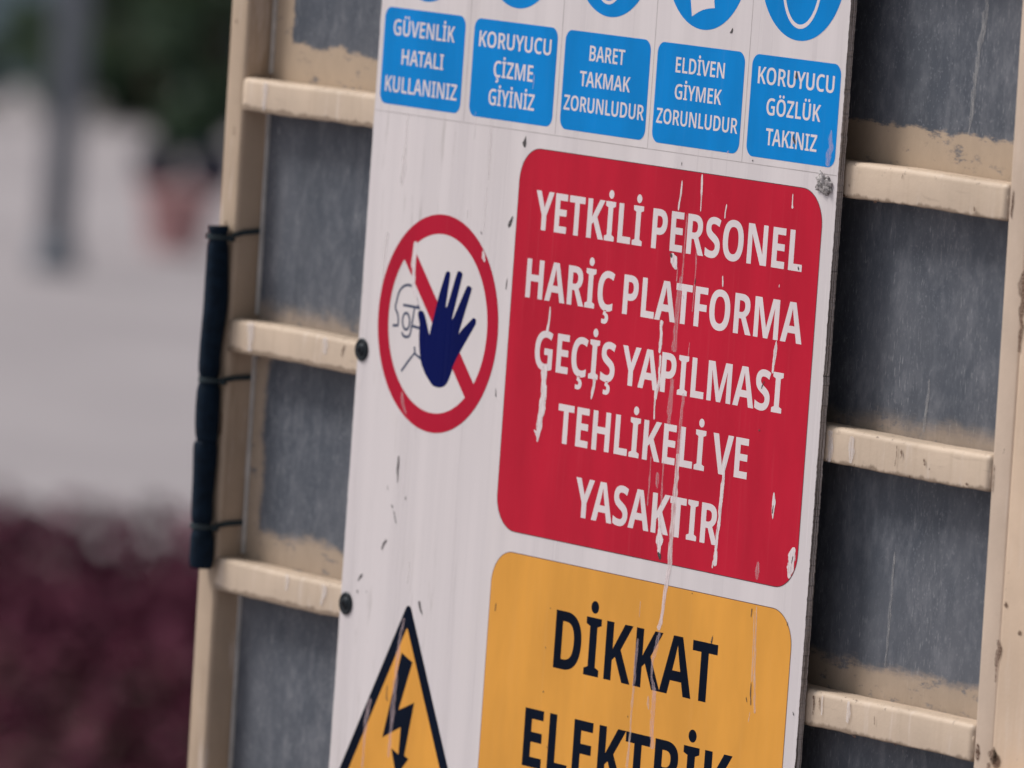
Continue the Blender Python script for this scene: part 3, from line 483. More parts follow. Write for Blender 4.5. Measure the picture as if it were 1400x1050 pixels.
def circ(cx, cz, r, n=72, rz=None):
    rz = rz or r
    return [(cx + r * math.cos(2 * math.pi * i / n), cz + rz * math.sin(2 * math.pi * i / n)) for i in range(n)]

def stroke(pts, w_):
    """open polyline -> closed outline of constant width"""
    L, R_ = [], []
    for i, p in enumerate(pts):
        a = Vector(pts[max(0, i - 1)]); b = Vector(pts[min(len(pts) - 1, i + 1)])
        d = (b - a).normalized()
        nrm = Vector((-d.y, d.x)) * w_ / 2
        L.append((p[0] + nrm.x, p[1] + nrm.y)); R_.append((p[0] - nrm.x, p[1] - nrm.y))
    return L + R_[::-1]

def smooth_line(pts, k=5, closed=False):
    n = len(pts)
    out = []
    rng = range(n) if closed else range(n - 1)
    g = (lambda i: pts[i % n]) if closed else (lambda i: pts[max(0, min(n - 1, i))])
    for i in rng:
        p0, p1, p2, p3 = (Vector(g(j)) for j in (i - 1, i, i + 1, i + 2))
        for t in range(k):
            t /= k
            out.append(tuple(.5 * (2 * p1 + (p2 - p0) * t + (2 * p0 - 5 * p1 + 4 * p2 - p3) * t * t + (3 * p1 - p0 - 3 * p2 + p3) * t ** 3)))
    if not closed:
        out.append(tuple(pts[-1]))
    return out

# ------------------------------------------------------------------ lettering
def quad_flat(c, n=5):
    q, L = [], len(c)
    for i in range(L):
        a, b = c[i], c[(i + 1) % L]
        q.append(a)
        if not a[2] and not b[2]:
            q.append(((a[0] + b[0]) / 2, (a[1] + b[1]) / 2, 1))
    k = next(i for i in range(len(q)) if q[i][2])
    q = q[k:] + q[:k] + [q[k]]
    o, i = [], 0
    while i < len(q) - 1:
        if q[i + 1][2]:
            o.append(q[i][:2]); i += 1
        else:
            a, b, c2 = q[i], q[i + 1], q[i + 2]
            for t in range(n):
                t /= n
                o.append(((1 - t) ** 2 * a[0] + 2 * t * (1 - t) * b[0] + t * t * c2[0], (1 - t) ** 2 * a[1] + 2 * t * (1 - t) * b[1] + t * t * c2[1]))
            i += 2
    return o

CEDILLA = [(244, -129, 1), (244, -180, 0), (170, -240, 0), (104, -240, 1), (78, -240, 0), (33, -233, 0), (19, -228, 1), (19, -149, 1), (33, -153, 0), (64, -158, 0), (79, -158, 1), (105, -158, 0), (132, -141, 0), (132, -123, 1), (132, -103, 0), (92, -81, 0), (54, -75, 1), (89, 6, 1), (169, 6, 1), (154, -39, 1), (175, -43, 0), (217, -64, 0), (244, -100, 0)]
BASE = {'İ': 'I', 'Ç': 'C', 'Ş': 'S', 'Ö': 'O', 'Ü': 'U'}
KERN = {'AT': -34, 'TA': -34, 'YE': -18, 'YA': -38, 'LA': 0, 'PL': 0, 'KT': -8, 'AK': -6, 'KA': -8, 'AP': -6, 'PA': -28, 'FO': -8, 'MA': -4, 'AS': -10, 'AR': -4, 'LU': -4, 'RU': -4, 'UY': -6, 'YU': -14, 'KO': -12, 'TF': 0, 'LT': -40, 'AL': -4, 'VE': -8, 'ÜV': -6, 'İY': -4, 'Yİ': -6, 'YM': -6, 'DA': -8}

def text(s, weight, x0, x1, zb, cap):
    G = GLYPHS[weight]
    x, out = 0.0, []
    prev = ''
    for ch in s:
        if ch == ' ':
            x += 185; prev = ''; continue
        x += KERN.get(prev + ch, 0) - 6
        adv, cs = G[BASE.get(ch, ch)]
        for c in cs:
            out.append([(px + x, pz) for px, pz in quad_flat(c)])
        xs = [p[0] for c in cs for p in c]
        mid = x + (min(xs) + max(xs)) / 2
        if ch == 'İ':
            out.append(circ(mid, 842, 78, 20))
        elif ch in 'ÖÜ':
            out.append(circ(mid - 118, 835, 68, 18)); out.append(circ(mid + 118, 835, 68, 18))
        elif ch in 'ÇŞ':
            out.append([(px * .92 + mid - 118 + (18 if ch == 'Ç' else 0), pz + (2 if ch == 'Ç' else 0)) for px, pz in quad_flat(CEDILLA)])
        x += adv
        prev = ch
    lo = min(p[0] for c in out for p in c); hi = max(p[0] for c in out for p in c)
    sx, sz = (x1 - x0) / (hi - lo), cap / 714.0
    return [[(x0 + (px - lo) * sx, zb + pz * sz) for px, pz in c] for c in out]

# ------------------------------------------------------------------ streaks
def streak_bm(lines, y, rag=.28, step=.0013, bm=None):
    bm = bm or bmesh.new()
    uvl = bm.loops.layers.uv.new('UVMap')
    for ln in lines:
        P = [(Vector((a, b)), w_) for a, b, w_ in ln]
        pts = []
        for (a, wa), (b, wb) in zip(P, P[1:]):
            n = max(2, int((b - a).length / step))
            for i in range(n):
                t = i / n
                pts.append((a.lerp(b, t), wa + (wb - wa) * t))
        pts.append(P[-1])
        prev = None
        ph = random.random() * 9
        ja = [random.uniform(-1, 1) for _ in range(len(pts) // 6 + 3)]
        jb = [random.uniform(-1, 1) for _ in range(len(pts) // 6 + 3)]
        for i, (p, w_) in enumerate(pts):
            d = (pts[min(i + 1, len(pts) - 1)][0] - pts[max(i - 1, 0)][0]).normalized()
            nr = Vector((-d.y, d.x))
            e = 1 if 0 < i < len(pts) - 1 else .25
            k, fr = divmod(i, 6)
            fr = (1 - math.cos(fr / 6 * math.pi)) / 2
            jl = 1 + rag * (1.1 * (ja[k] * (1 - fr) + ja[k + 1] * fr) + random.uniform(-1, 1) * .25)
            jr = 1 + rag * (1.1 * (jb[k] * (1 - fr) + jb[k + 1] * fr) + random.uniform(-1, 1) * .25)
            a = p + nr * w_ * .5 * e * jl; b = p - nr * w_ * .5 * e * jr
            cur = (bm.verts.new((a.x, y, a.y)), bm.verts.new((b.x, y, b.y)))
            if prev:
                f = bm.faces.new((prev[0], cur[0], cur[1], prev[1]))
                for lp, uv in zip(f.loops, ((0, i - 1), (0, i), (1, i), (1, i - 1))):
                    lp[uvl].uv = (uv[0], uv[1] * step)
            prev = cur
    return bm

def streaks(name, lines, y, mat, parent, rag=.28):
    return [bm_obj(name, streak_bm([l], y, rag), mat, parent) for l in lines]

# ------------------------------------------------------------------ solids
def prism(section, axis_pts, cap=True):
    """section: closed (a, b) outline; axis_pts: list of (origin, u, v)"""
    bm = bmesh.new()
    rings = []
    for o_, u, v in axis_pts:
        rings.append([bm.verts.new(o_ + u * a + v * b) for a, b in section])
    n = len(section)
    for r0, r1 in zip(rings, rings[1:]):
        for i in range(n):
            bm.faces.new((r0[i], r0[(i + 1) % n], r1[(i + 1) % n], r1[i]))
    if cap:
        bm.faces.new(rings[0][::-1]); bm.faces.new(rings[-1])
    return bm

def lathe(profile, n=28, axis='z'):
    bm = bmesh.new()
    rings = []
    for r, h in profile:
        ring = []
        for i in range(n):
            a = 2 * math.pi * i / n
            p = (r * math.cos(a), r * math.sin(a), h) if axis == 'z' else (r * math.cos(a), -h, r * math.sin(a))
            ring.append(bm.verts.new(p))
        rings.append(ring)
    for a, b in zip(rings, rings[1:]):
        for i in range(n):
            bm.faces.new((a[i], a[(i + 1) % n], b[(i + 1) % n], b[i]))
    bm.faces.new(rings[-1]); bm.faces.new(rings[0][::-1])
    return bm

def tube_bm(path, radii, n=14):
    bm = bmesh.new()
    rings = []
    for i, p in enumerate(path):
        p = Vector(p)
        d = (Vector(path[min(i + 1, len(path) - 1)]) - Vector(path[max(i - 1, 0)])).normalized()
        u = d.cross(Vector((0.2, 1, 0.1))).normalized(); v = d.cross(u)
        rings.append([bm.verts.new(p + (u * math.cos(2 * math.pi * k / n) + v * math.sin(2 * math.pi * k / n)) * radii[i]) for k in range(n)])
    for a, b in zip(rings, rings[1:]):
        for i in range(n):
            bm.faces.new((a[i], a[(i + 1) % n], b[(i + 1) % n], b[i]))
    bm.faces.new(rings[0][::-1]); bm.faces.new(rings[-1])
    return bm

# ================================================================== setting
def ground_sheet(name, corners, z, mat, label=None):
    bm = bmesh.new()
    bm.faces.new([bm.verts.new((x, y, z)) for x, y in corners])
    o = bm_obj(name, bm, mat)
    return tag(o, kind='structure')

t = NT('plaza_paving')
f1 = t.noise(t.co(), .35, 5, .6)
f2 = t.noise(t.co(), 6, 5, .7)
c = t.mix(t.ramp(f1, .3, .7), (.305, .275, .29), (.385, .35, .365))
c = t.mix(t.ramp(f2, .45, .75, 0, .4), c, (.25, .23, .24))
br = t.n('ShaderNodeTexBrick')
br.inputs['Scale'].default_value = 1.0
br.inputs['Brick Width'].default_value = .6
br.inputs['Row Height'].default_value = .6
br.inputs['Mortar Size'].default_value = .008
br.offset = 0.0
t.l(t.co(), br.inputs['Vector'])
c = t.mix(br.outputs['Fac'], c, (.17, .155, .155))
t.col(c); t.rough(.75)
M['plaza'] = t.m
ground_sheet('plaza_ground', [(-600, -600), (600, -600), (600, 600), (-600, 600)], 0.0, M['plaza'])

VD = Vector((-0.8296, 0.5583, 0))            # the way one looks across the plaza
PD = Vector((0.5583, 0.8296, 0))             # and to the right of it
CG = Vector((7.992, -5.379, 0))
def gp(d, s, z=0.0):
    p = CG + VD * (2 * d) + PD * (2 * s)             # plaza layout grid: one step is two metres
    return Vector((p.x, p.y, z))

M['shaded_asphalt'] = mat_plain('shaded_asphalt', (.05, .07, .09), .85, .25, 8)  # far roadway strip; shade under distant trees is put into its dark colour
ground_sheet('shaded_road', [tuple(gp(d, s)[:2]) for d, s in ((46.5, -60), (46.5, 60), (75, 60), (75, -60))], .004, M['shaded_asphalt'])
M['soil'] = mat_plain('bed_soil', (.035, .026, .024), .9, .4, 30)
BED = [(22.3, -3.6), (22.3, 2.6), (12.5, 2.6), (12.5, -3.6)]
ground_sheet('bed_soil', [tuple(gp(d, s)[:2]) for d, s in BED], .006, M['soil'])
M['kerb'] = mat_plain('kerb_stone', (.43, .40, .37), .75, .15, 20)
bm = bmesh.new()
kk = [gp(22.3, -3.6), gp(22.3, 2.6), gp(22.48, 2.6), gp(22.48, -3.6)]
lo = [bm.verts.new((p.x, p.y, -.02)) for p in kk]; hi = [bm.verts.new((p.x, p.y, .12)) for p in kk]
for i in range(4):
    bm.faces.new((lo[i], lo[(i + 1) % 4], hi[(i + 1) % 4], hi[i]))
bm.faces.new(hi); bm.faces.new(lo[::-1])
tag(bm_obj('bed_kerb', bm, M['kerb']), kind='structure')

M['leaf_red'] = mat_plain('maroon_leaf', (.135, .030, .058), .55, .5, 3)
M['leaf_wine'] = mat_plain('wine_leaf', (.110, .027, .052), .55, .4, 3)
M['leaf_olive'] = mat_plain('olive_leaf', (.085, .045, .045), .55, .4, 3)
M['leaf_green'] = mat_plain('dark_green_leaf', (.065, .105, .065), .5, .5, 3)
M['leaf_mid'] = mat_plain('mid_green_leaf', (.09, .13, .06), .5, .4, 3)
M['bark'] = mat_plain('bark', (.07, .055, .045), .9, .3, 30)

def add_leaf(bm, p, s, k):
    u = Vector((random.gauss(0, 1), random.gauss(0, 1), random.gauss(0, .6))).normalized()
    v = u.cross(Vector((random.gauss(0, 1), random.gauss(0, 1), random.gauss(0, 1)))).normalized()
    a = [bm.verts.new(p - u * s), bm.verts.new(p + v * s * .45), bm.verts.new(p + u * s), bm.verts.new(p - v * s * .45)]
    f = bm.faces.new(a)
    f.material_index = k

bm = bmesh.new()
for i in range(52000):
    d, s = random.uniform(12.6, 21.75), random.uniform(-3.5, 2.5)
    hgt = .58 + .015 * math.sin(d * 2.1 + s) * math.cos(s * 1.7 + d * .6)
    n_ = math.sin(d * .9 + 1.3) + math.sin(s * 1.4 + d * .5) + random.gauss(0, 1.3)
    k = 2 if (d < 18.6 and n_ > .5) else (1 if n_ > -.2 else 0)
    add_leaf(bm, gp(d, s, max(.03, hgt * math.sqrt(random.random()))), random.uniform(.045, .085), k)
tag(bm_obj('red_groundcover', bm, [M['leaf_red'], M['leaf_wine'], M['leaf_olive']]),
    'dark maroon leafy ground cover filling the bed beside the plaza', 'ground cover', kind='stuff')

def shrub(d, s, rx, h, label, mats, n=2600):
    rx *= 2; h *= 2
    root = empty('shrub', gp(d, s), label, 'shrub', 'shrubs beyond the plaza')
    bs = bmesh.new()
    for k in range(5):
        a = random.uniform(0, 6.28); rr = random.uniform(.1, .5) * rx
        sub = tube_bm([(0, 0, -.02), (rr * .4 * math.cos(a), rr * .4 * math.sin(a), h * .35), (rr * math.cos(a), rr * math.sin(a), h * .75)], [.05, .035, .015], 6)
        tmp = bpy.data.meshes.new('t'); sub.to_mesh(tmp); sub.free(); bs.from_mesh(tmp); bpy.data.meshes.remove(tmp)
    bm_obj('stems', bs, M['bark'], root)
    bl = bmesh.new()
    cl = [(Vector((random.gauss(0, rx * .42), random.gauss(0, rx * .42), h * random.uniform(.02, .75))), random.uniform(.22, .42) * rx) for _ in range(14)]
    for i in range(n):
        c_, r_ = random.choice(cl)
        q = Vector((random.gauss(0, 1), random.gauss(0, 1), random.gauss(0, .8))).normalized() * r_ * random.random() ** .35
        p = c_ + q
        p.z = max(.03, p.z)
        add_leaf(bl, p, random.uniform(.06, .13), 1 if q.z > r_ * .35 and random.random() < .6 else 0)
    bm_obj('foliage', bl, mats, root)

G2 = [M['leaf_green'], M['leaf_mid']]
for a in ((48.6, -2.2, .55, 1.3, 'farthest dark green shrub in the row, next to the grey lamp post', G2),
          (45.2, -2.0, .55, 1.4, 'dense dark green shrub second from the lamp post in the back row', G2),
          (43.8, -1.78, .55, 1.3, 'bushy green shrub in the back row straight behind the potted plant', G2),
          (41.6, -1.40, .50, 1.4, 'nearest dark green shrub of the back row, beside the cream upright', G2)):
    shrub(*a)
shrub(43.6, -2.72, .24, .42, 'small olive green shrub alone at the left edge of the view', [M['leaf_mid'], M['leaf_green']], 700)

# lamp post
lp = empty('lamp_post', gp(33.4, -1.67), 'slim grey lamp post on a wider round foot on the plaza', 'lamp post')
M['post_grey'] = mat_plain('grey_post_paint', (.21, .235, .27), .5, .15, 8)
bm_obj('pole', lathe([(.125, .2), (.12, 4), (.10, 7.6), (.096, 7.62)], 20), M['post_grey'], lp, True)
bm_obj('foot', lathe([(.18, 0), (.18, .14), (.15, .2), (.128, .24)], 20), M['post_grey'], lp, True)
bm_obj('lamp_head', lathe([(.10, 7.6), (.32, 7.8), (.38, 8.3), (.24, 8.5), (.04, 8.6)], 20), M['post_grey'], lp, True)

# potted plant
pp = empty('potted_plant', gp(34.9, -1.30), 'salmon pink pot with dark bluish plants standing on the plaza', 'potted plant')
M['pot'] = mat_plain('pink_pot', (.55, .32, .32), .7, .25, 6)
M['leaf_blue'] = mat_plain('dark_bluish_leaf', (.035, .04, .08), .6, .4, 3)
bm_obj('pot', lathe([(.18, 0), (.20, .04), (.27, .42), (.30, .43), (.30, .49), (.27, .50), (.25, .44)], 24), M['pot'], pp, True)
for s_, n_, r_ in ((-.17, 1100, .16), (.26, 1100, .17)):
    bl = bmesh.new()
    for i in range(n_):
        q = Vector((random.gauss(0, 1), random.gauss(0, 1), random.gauss(0, 1.2))).normalized() * r_ * random.random() ** .4
        add_leaf(bl, PD * s_ + Vector((0, 0, .64)) + q, random.uniform(.03, .06), 0)
    for i in range(60):
        add_leaf(bl, PD * s_ * random.random() + Vector((0, 0, random.uniform(.4, .6))), .04, 0)
    bm_obj('foliage', bl, M['leaf_blue'], pp)

M['streak_long'] = mat_streak('long_paint_run', (.84, .73, .74), .82, .34, .6)
M['streak_sheet'] = mat_streak('dried_run', (.42, .42, .43), .6, .42, .62, .7)
# ================================================================== steel gate
YF = 0.010                                   # front plane of the frame
DEP = 0.033                                  # how far the sheets lie behind it
gate = empty('steel_gate', (0.13, 0, 0), 'cream painted steel frame gate with grey sheet panels behind the sign', 'gate')
GX, LEAN = 0.13, -0.0175
ZB, ZT = -3.78, 0.82

def W(x, z):                                 # gate local from layout
    return x - GX, z + ZO

def tube_section(w_, d_, r, n=5):
    return rrect(-w_ / 2, w_ / 2, -d_ / 2, d_ / 2, r, n)

def stile(xc, width):
    zs = [ZB + (ZT - ZB) * i / 48 for i in range(49)]
    ax = [(Vector((xc + LEAN * z - GX, YF + .020, z + ZO)), Vector((1, 0, 0)), Vector((0, 1, 0))) for z in zs]
    return bm_obj('stile', prism(tube_section(width, .040, .0055), ax), M['stile'], gate, False)

st_l = stile(-.5912, .0375)
st_r = stile(.8392, .0345)
st_r.data.materials[0] = M['stile_clean']
for o in (st_l, st_r):
    for p in o.data.polygons:
        p.use_smooth = True

def corner(cx, cz, r, a, n=5): return [(cx + r * math.cos(math.radians(a + 90 * i / (n - 1))), cz + r * math.sin(math.radians(a + 90 * i / (n - 1)))) for i in range(n)]
RAIL_SEC = corner(.0105, .012, .006, 0) + corner(-.0105, .012, .006, 90, 7) + corner(-.0147, -.0162, .0018, 180) + corner(.0147, -.0162, .0018, 270)
RAILS = [0.5408, 0.278, 0.0145, -0.2475, -0.512, -0.776] + [-1.04 - .264 * i for i in range(11)]
rail_obs = []
for k, zt in enumerate(RAILS):
    xa, xb = -.5725 + LEAN * zt, .8225 + LEAN * zt
    n = 150
    ax = []
    for i in range(n + 1):
        x = xa + (xb - xa) * i / n
        z = zt - .018 + .0022 * (x - .13) + .0006 * math.sin(x * 19 + k * 2)
        ax.append((Vector((x - GX, YF + .0165 + .0004 * math.sin(x * 27 + k), z + ZO)), Vector((0, 1, 0)), Vector((0, 0, 1))))
    rb = prism(RAIL_SEC, ax)
    jit = [0.0]
    for i in range(n + 1):
        jit.append(jit[-1] * .55 + random.uniform(-1, 1) * .00045)
    for i, v in enumerate(rb.verts):
        q, kk = divmod(i, len(RAIL_SEC))
        if kk >= 12:                          # the lower corners are rough, the paint has sagged and chipped there
            v.co.z += jit[q]
        else:
            v.co.z += jit[-1 - q] * .35
    o = bm_obj('rail', rb, M['rail'], gate, True)
    rail_obs.append(o)
    # lumpy welds where it meets the uprights
    for xw in (xa, xb):
        bw = bmesh.new()
        bmesh.ops.create_icosphere(bw, subdivisions=3, radius=1)
        for v in bw.verts:
            q = v.co.copy()
            v.co = Vector((xw - GX + q.x * .0028, YF + .0155 + q.y * .0165, zt - .018 + .0022 * (xw - .13) + ZO + q.z * .0186))
            v.co += Vector((random.uniform(-1, 1), random.uniform(-1, 1), random.uniform(-1, 1))) * .0006
        bm_obj('weld_bead', bw, M['rail'], gate, True)

SH = {0: (.036, .003, -.538, .95, 1), 1: (.010, .014, -.60, .60, 2), 2: (.028, .008, -.540, .80, 3)}
bays = [(ZT, RAILS[0])] + list(zip([r - .036 for r in RAILS], RAILS[1:])) + [(RAILS[-1] - .036, ZB)]
for k, (zt, zb) in enumerate(bays):
    kind = {1: 0, 2: 1, 3: 2}.get(k, 1)
    b_, s_, l_, a_, sd = SH[kind]
    xc = .13
    zl = zb
    bm = bmesh.new()
    x0, x1 = -.5685, .832
    for i in range(2):
        pass
    za, zc = zb - .012, zt + .012
    x0 += LEAN * (zb + zt) / 2; x1 += LEAN * (zb + zt) / 2
    vs_ = []
    y0, y1 = YF + DEP, YF + DEP + .003
    for y in (y0, y1):
        vs_.append([bm.verts.new((x, y, z - zb)) for x, z in ((x0, za), (x1, za), (x1, zc), (x0, zc))])
    f, b = vs_
    bm.faces.new(f); bm.faces.new(b[::-1])
    for i in range(4):
        bm.faces.new((f[i], b[i], b[(i + 1) % 4], f[(i + 1) % 4]))
    mat = mat_sheet('grey_sheet', b_, s_, l_, a_, sd * 3.7 + k)
    o = bm_obj('infill_sheet', bm, mat, gate, False, (-GX, 0, zb + ZO))
    # strip left of each sheet, its pale colour standing for the light seam there
    bx = bmesh.new()
    ax = [(Vector((-.5670 + LEAN * z - GX, YF + DEP - .0022, z + ZO)), Vector((1, 0, 0)), Vector((0, 1, 0))) for z in (zb + .004, zt - .004)]
    bm_obj('light_seam_strip', prism([(-.0012, -.002), (.0012, -.002), (.0012, .002), (-.0012, .002)], ax), M['light_seam'], gate)

def gl(lines):                            # streaks given in layout coordinates, on the gate
    return [[(a - GX, b + ZO, c_ * .75) for a, b, c_ in ln] for ln in lines]

YM = YF - .0011
streaks('rust_mark', gl([
    [(.543, .262, .003), (.5432, .256, .004)], [(.557, .257, .003), (.5575, .2535, .004)], [(.645, .2745, .003), (.644, .269, .003)],
    [(.765, .253, .003), (.766, .2475, .004)], [(.548, .2445, .006), (.552, .244, .003)], [(.60, .2435, .005), (.606, .243, .003)]]), YM, M['rust'], rail_obs[1], .5)
streaks('rust_mark', gl([
    [(.676, .006, .003), (.677, 0, .005), (.676, -.003, .003)], [(.668, .009, .002), (.669, -.001, .003), (.667, -.012, .002)],
    [(.714, .001, .003), (.716, -.006, .004)], [(.724, -.007, .003), (.725, -.009, .004)], [(.786, -.0145, .007), (.7865, -.0175, .008)],
    [(.60, -.0165, .003), (.601, -.020, .003)], [(.693, -.0175, .004), (.694, -.021, .004)], [(-.338, .0065, .007), (-.3405, .001, .006), (-.343, -.006, .003)]]), YM, M['rust'], rail_obs[2], .5)
streaks('paint_run', gl([
    [(.556, .012, .010), (.558, -.005, .016), (.557, -.020, .009)], [(.592, .010, .010), (.593, -.004, .013), (.594, -.017, .006)],
    [(-.527, .013, .020), (-.527, -.004, .016), (-.527, -.019, .013)], [(-.378, .011, .022), (-.377, .002, .016), (-.376, -.007, .009)]]), YM, M['streak_white'], rail_obs[2], .3)
streaks('paint_run', gl([
    [(-.532, .274, .012), (-.532, .258, .012), (-.532, .243, .006)]]), YM, M['streak_white'], rail_obs[1], .3)
streaks('paint_run', gl([
    [(-.42, -.250, .012), (-.42, -.258, .010), (-.42, -.268, .005)], [(-.345, -.252, .014), (-.346, -.262, .012), (-.35, -.275, .006)],
    [(.62, -.250, .007), (.621, -.262, .010), (.62, -.272, .005)], [(.575, -.250, .004), (.576, -.270, .004)]]), YM, M['streak_white'], rail_obs[3], .3)
streaks('rust_mark', gl([
    [(.560, -.252, .004), (.561, -.262, .003), (.5605, -.272, .003)], [(.5705, -.253, .003), (.571, -.266, .002)], [(.664, -.259, .002), (.665, -.268, .002)],
    [(.70, -.281, .004), (.704, -.283, .003)], [(.63, -.2835, .004), (.636, -.284, .003)]]), YM, M['rust'], rail_obs[3], .5)
YS = YF - .0006
streaks('rust_mark', gl([
    [(.8255, .275, .0025), (.8258, .262, .005), (.8256, .246, .004)], [(.8285, .008, .002), (.8288, -.012, .003), (.829, -.020, .002)],
    [(.8350, -.263, .006), (.8345, -.272, .012), (.836, -.279, .006)]]), YS, M['rust'], st_r, .5)
streaks('rust_mark', gl([
    [(-.6005, .338, .004), (-.600, .333, .005)], [(-.5905, .222, .003), (-.590, .212, .004)], [(-.5945, .118, .004), (-.594, .108, .005)], [(-.576, -.09, .005), (-.575, -.115, .006)]]), YS, M['rust'], st_l, .5)

# pale runs dried on the sheets
YB = YF + DEP - .0004
for k, ls in ((1, [[(.7165, .46, .006), (.7145, .43, .007), (.708, .395, .006), (.706, .37, .007), (.7045, .345, .007), (.703, .318, .003)]]),
              (2, [[(.8030, .17, .003), (.8020, .13, .005), (.8015, .09, .003), (.8010, .045, .003)], [(.668, .075, .002), (.667, .05, .006), (.6655, .022, .004)]]),
              (3, [[(.632, -.10, .003), (.631, -.16, .004), (.630, -.215, .003)]])):
    o = [c for c in gate.children if c.name.startswith('infill_sheet')][k]
    zb = bays[k][1]
    streaks('paint_run', [[(a - GX + GX, b - zb, c_) for a, b, c_ in ln] for ln in ls], YB, M['streak_sheet'], o, .5)

# post beside the gate
post = empty('mast_post', (0.94, 0.03, 0), 'thick cream painted post with rust at its seam right of the gate', 'post')
PX = .94
zs = [-ZO + i * .12 for i in range(41)]
ax = [(Vector((.9415 - .010 * z - PX, .022 - .03, z + ZO)), Vector((1, 0, 0)), Vector((0, 1, 0))) for z in zs]
o = bm_obj('square_tube', prism(rrect(-.084, .084, -.018, .10, .010, 7), ax), M['post'], post, True)
bmk = prism(rrect(-.0815, .09, -.016, .016, .003, 4), [(Vector((.944 - PX, -.020 - .03, -.305 + ZO)), Vector((1, 0, 0)), Vector((0, 0, 1))), (Vector((.944 - PX, .002 - .03, -.305 + ZO)), Vector((1, 0, 0)), Vector((0, 0, 1)))])
bm_obj('bracket', bmk, M['post'], post)
ypm = .0034 - .03
pl = [[(a - PX, b + ZO, c_ * 1.5) for a, b, c_ in ln] for ln in [
    [(.8615, .225, .003), (.8625, .20, .008), (.863, .178, .011), (.8625, .15, .006), (.863, .12, .003)],
    [(.8640, -.158, .003), (.8645, -.170, .007), (.8638, -.185, .004), (.8640, -.20, .002)],
    [(.8705, -.12, .002), (.872, -.123, .005), (.8735, -.126, .002)], [(.896, -.145, .004), (.897, -.150, .005)],
    [(.866, -.275, .008), (.869, -.268, .014), (.873, -.273, .010), (.878, -.281, .006)], [(.86, -.283, .006), (.866, -.280, .010)]]]
streaks('rust_mark', pl, ypm, M['rust'], post, .6)

# foam sleeve tied to the left upright, two lengths that butt together
foam = empty('foam_sleeve', (-.588, -.002, -.262 + ZO), 'navy blue foam tube tied upright to the left cream stile', 'foam tube')
def fx(z): return -.5895 - .0245 * (z - .11) * .9
def foam_piece(z0, z1, seed):
    path, rad = [], []
    n = 60
    for i in range(n + 1):
        z = z0 + (z1 - z0) * i / n
        wob = .0022 * math.sin(z * 27 + seed) + .0009 * math.sin(z * 73)
        path.append((fx(z) + wob + .588, -.0026 + .0005 * math.sin(z * 40) + .002, z + .262))
        r = .0126 + .0008 * math.sin(z * 52 + seed)
        for zt in (.1005, -.056, -.2165):
            r -= .0024 * math.exp(-((z - zt) / .007) ** 2)
        r -= .0014 * math.exp(-((z - z0) / .006) ** 2) + .0010 * math.exp(-((z - z1) / .004) ** 2)
        rad.append(r)
    return tube_bm(path, rad, 20)
bm_obj('foam_length', foam_piece(-.1245, .1125, 0), M['foam'], foam, True)
bm_obj('foam_length', foam_piece(-.2615, -.1240, 2), M['foam'], foam, True)

def tie(z0, dz, label):
    root = empty('cable_tie', (fx(z0), -.002, z0 + ZO), label, 'cable tie', 'cable ties round the left upright')
    cx = fx(z0)
    xs = -.5912 + LEAN * z0
    loop = []
    for i in range(13):                        # round the foam, from its right to its left side
        a = math.radians(-15 - 150 * i / 12)
        loop.append((cx + (.0116) * math.cos(a), -.0026 + .0116 * math.sin(a), z0))
    loop += [(xs - .0197, .012, z0 + dz * .1), (xs - .0202, .030, z0 + dz * .3), (xs - .0195, .0512, z0 + dz * .5), (xs + .0195, .0512, z0 + dz * .9),
             (xs + .0202, .040, z0 + dz), (xs + .0200, .020, z0 + dz * .75), (xs + .0197, .0105, z0 + dz * .45), (xs + .0165, .0084, z0 + dz * .3), (cx + .0125, .0078, z0 - .0005)]
    loop = [Vector(p) for p in loop]
    bm = bmesh.new()
    n = len(loop)
    ctr = Vector((xs, .02, z0))
    rings = []
    for i, p in enumerate(loop):
        d = (loop[(i + 1) % n] - loop[i - 1]).normalized()
        up = Vector((0, 0, 1))
        out = d.cross(up).normalized()
        if out.dot(p - ctr) < 0: out = -out
        rings.append([bm.verts.new(p - Vector((cx, -.002, z0)) + up * sz * .0028 + out * so) for sz, so in ((-1, -.0003), (1, -.0003), (1, .0013), (-1, .0013))])
    for i in range(n):
        a, b = rings[i], rings[(i + 1) % n]
        for k in range(4):
            bm.faces.new((a[k], a[(k + 1) % 4], b[(k + 1) % 4], b[k]))
    bm_obj('strap', bm, M['tie'], root)
    bh = bmesh.new()
    bmesh.ops.create_cube(bh, size=1)
    bmesh.ops.bevel(bh, geom=bh.edges[:], offset=.12, segments=2, affect='EDGES')
    bmesh.ops.scale(bh, vec=(.008, .0055, .007), verts=bh.verts)
    bmesh.ops.translate(bh, vec=(.0150, .0075, -.0005), verts=bh.verts)
    bm_obj('tie_head', bh, M['tie'], root)
tie(.1005, .0085, 'topmost black cable tie, at the upper end of the navy foam tube')
tie(-.056, .005, 'middle black cable tie round the navy foam tube')
tie(-.2165, .006, 'lowest black cable tie, near the bottom end of the navy foam tube')

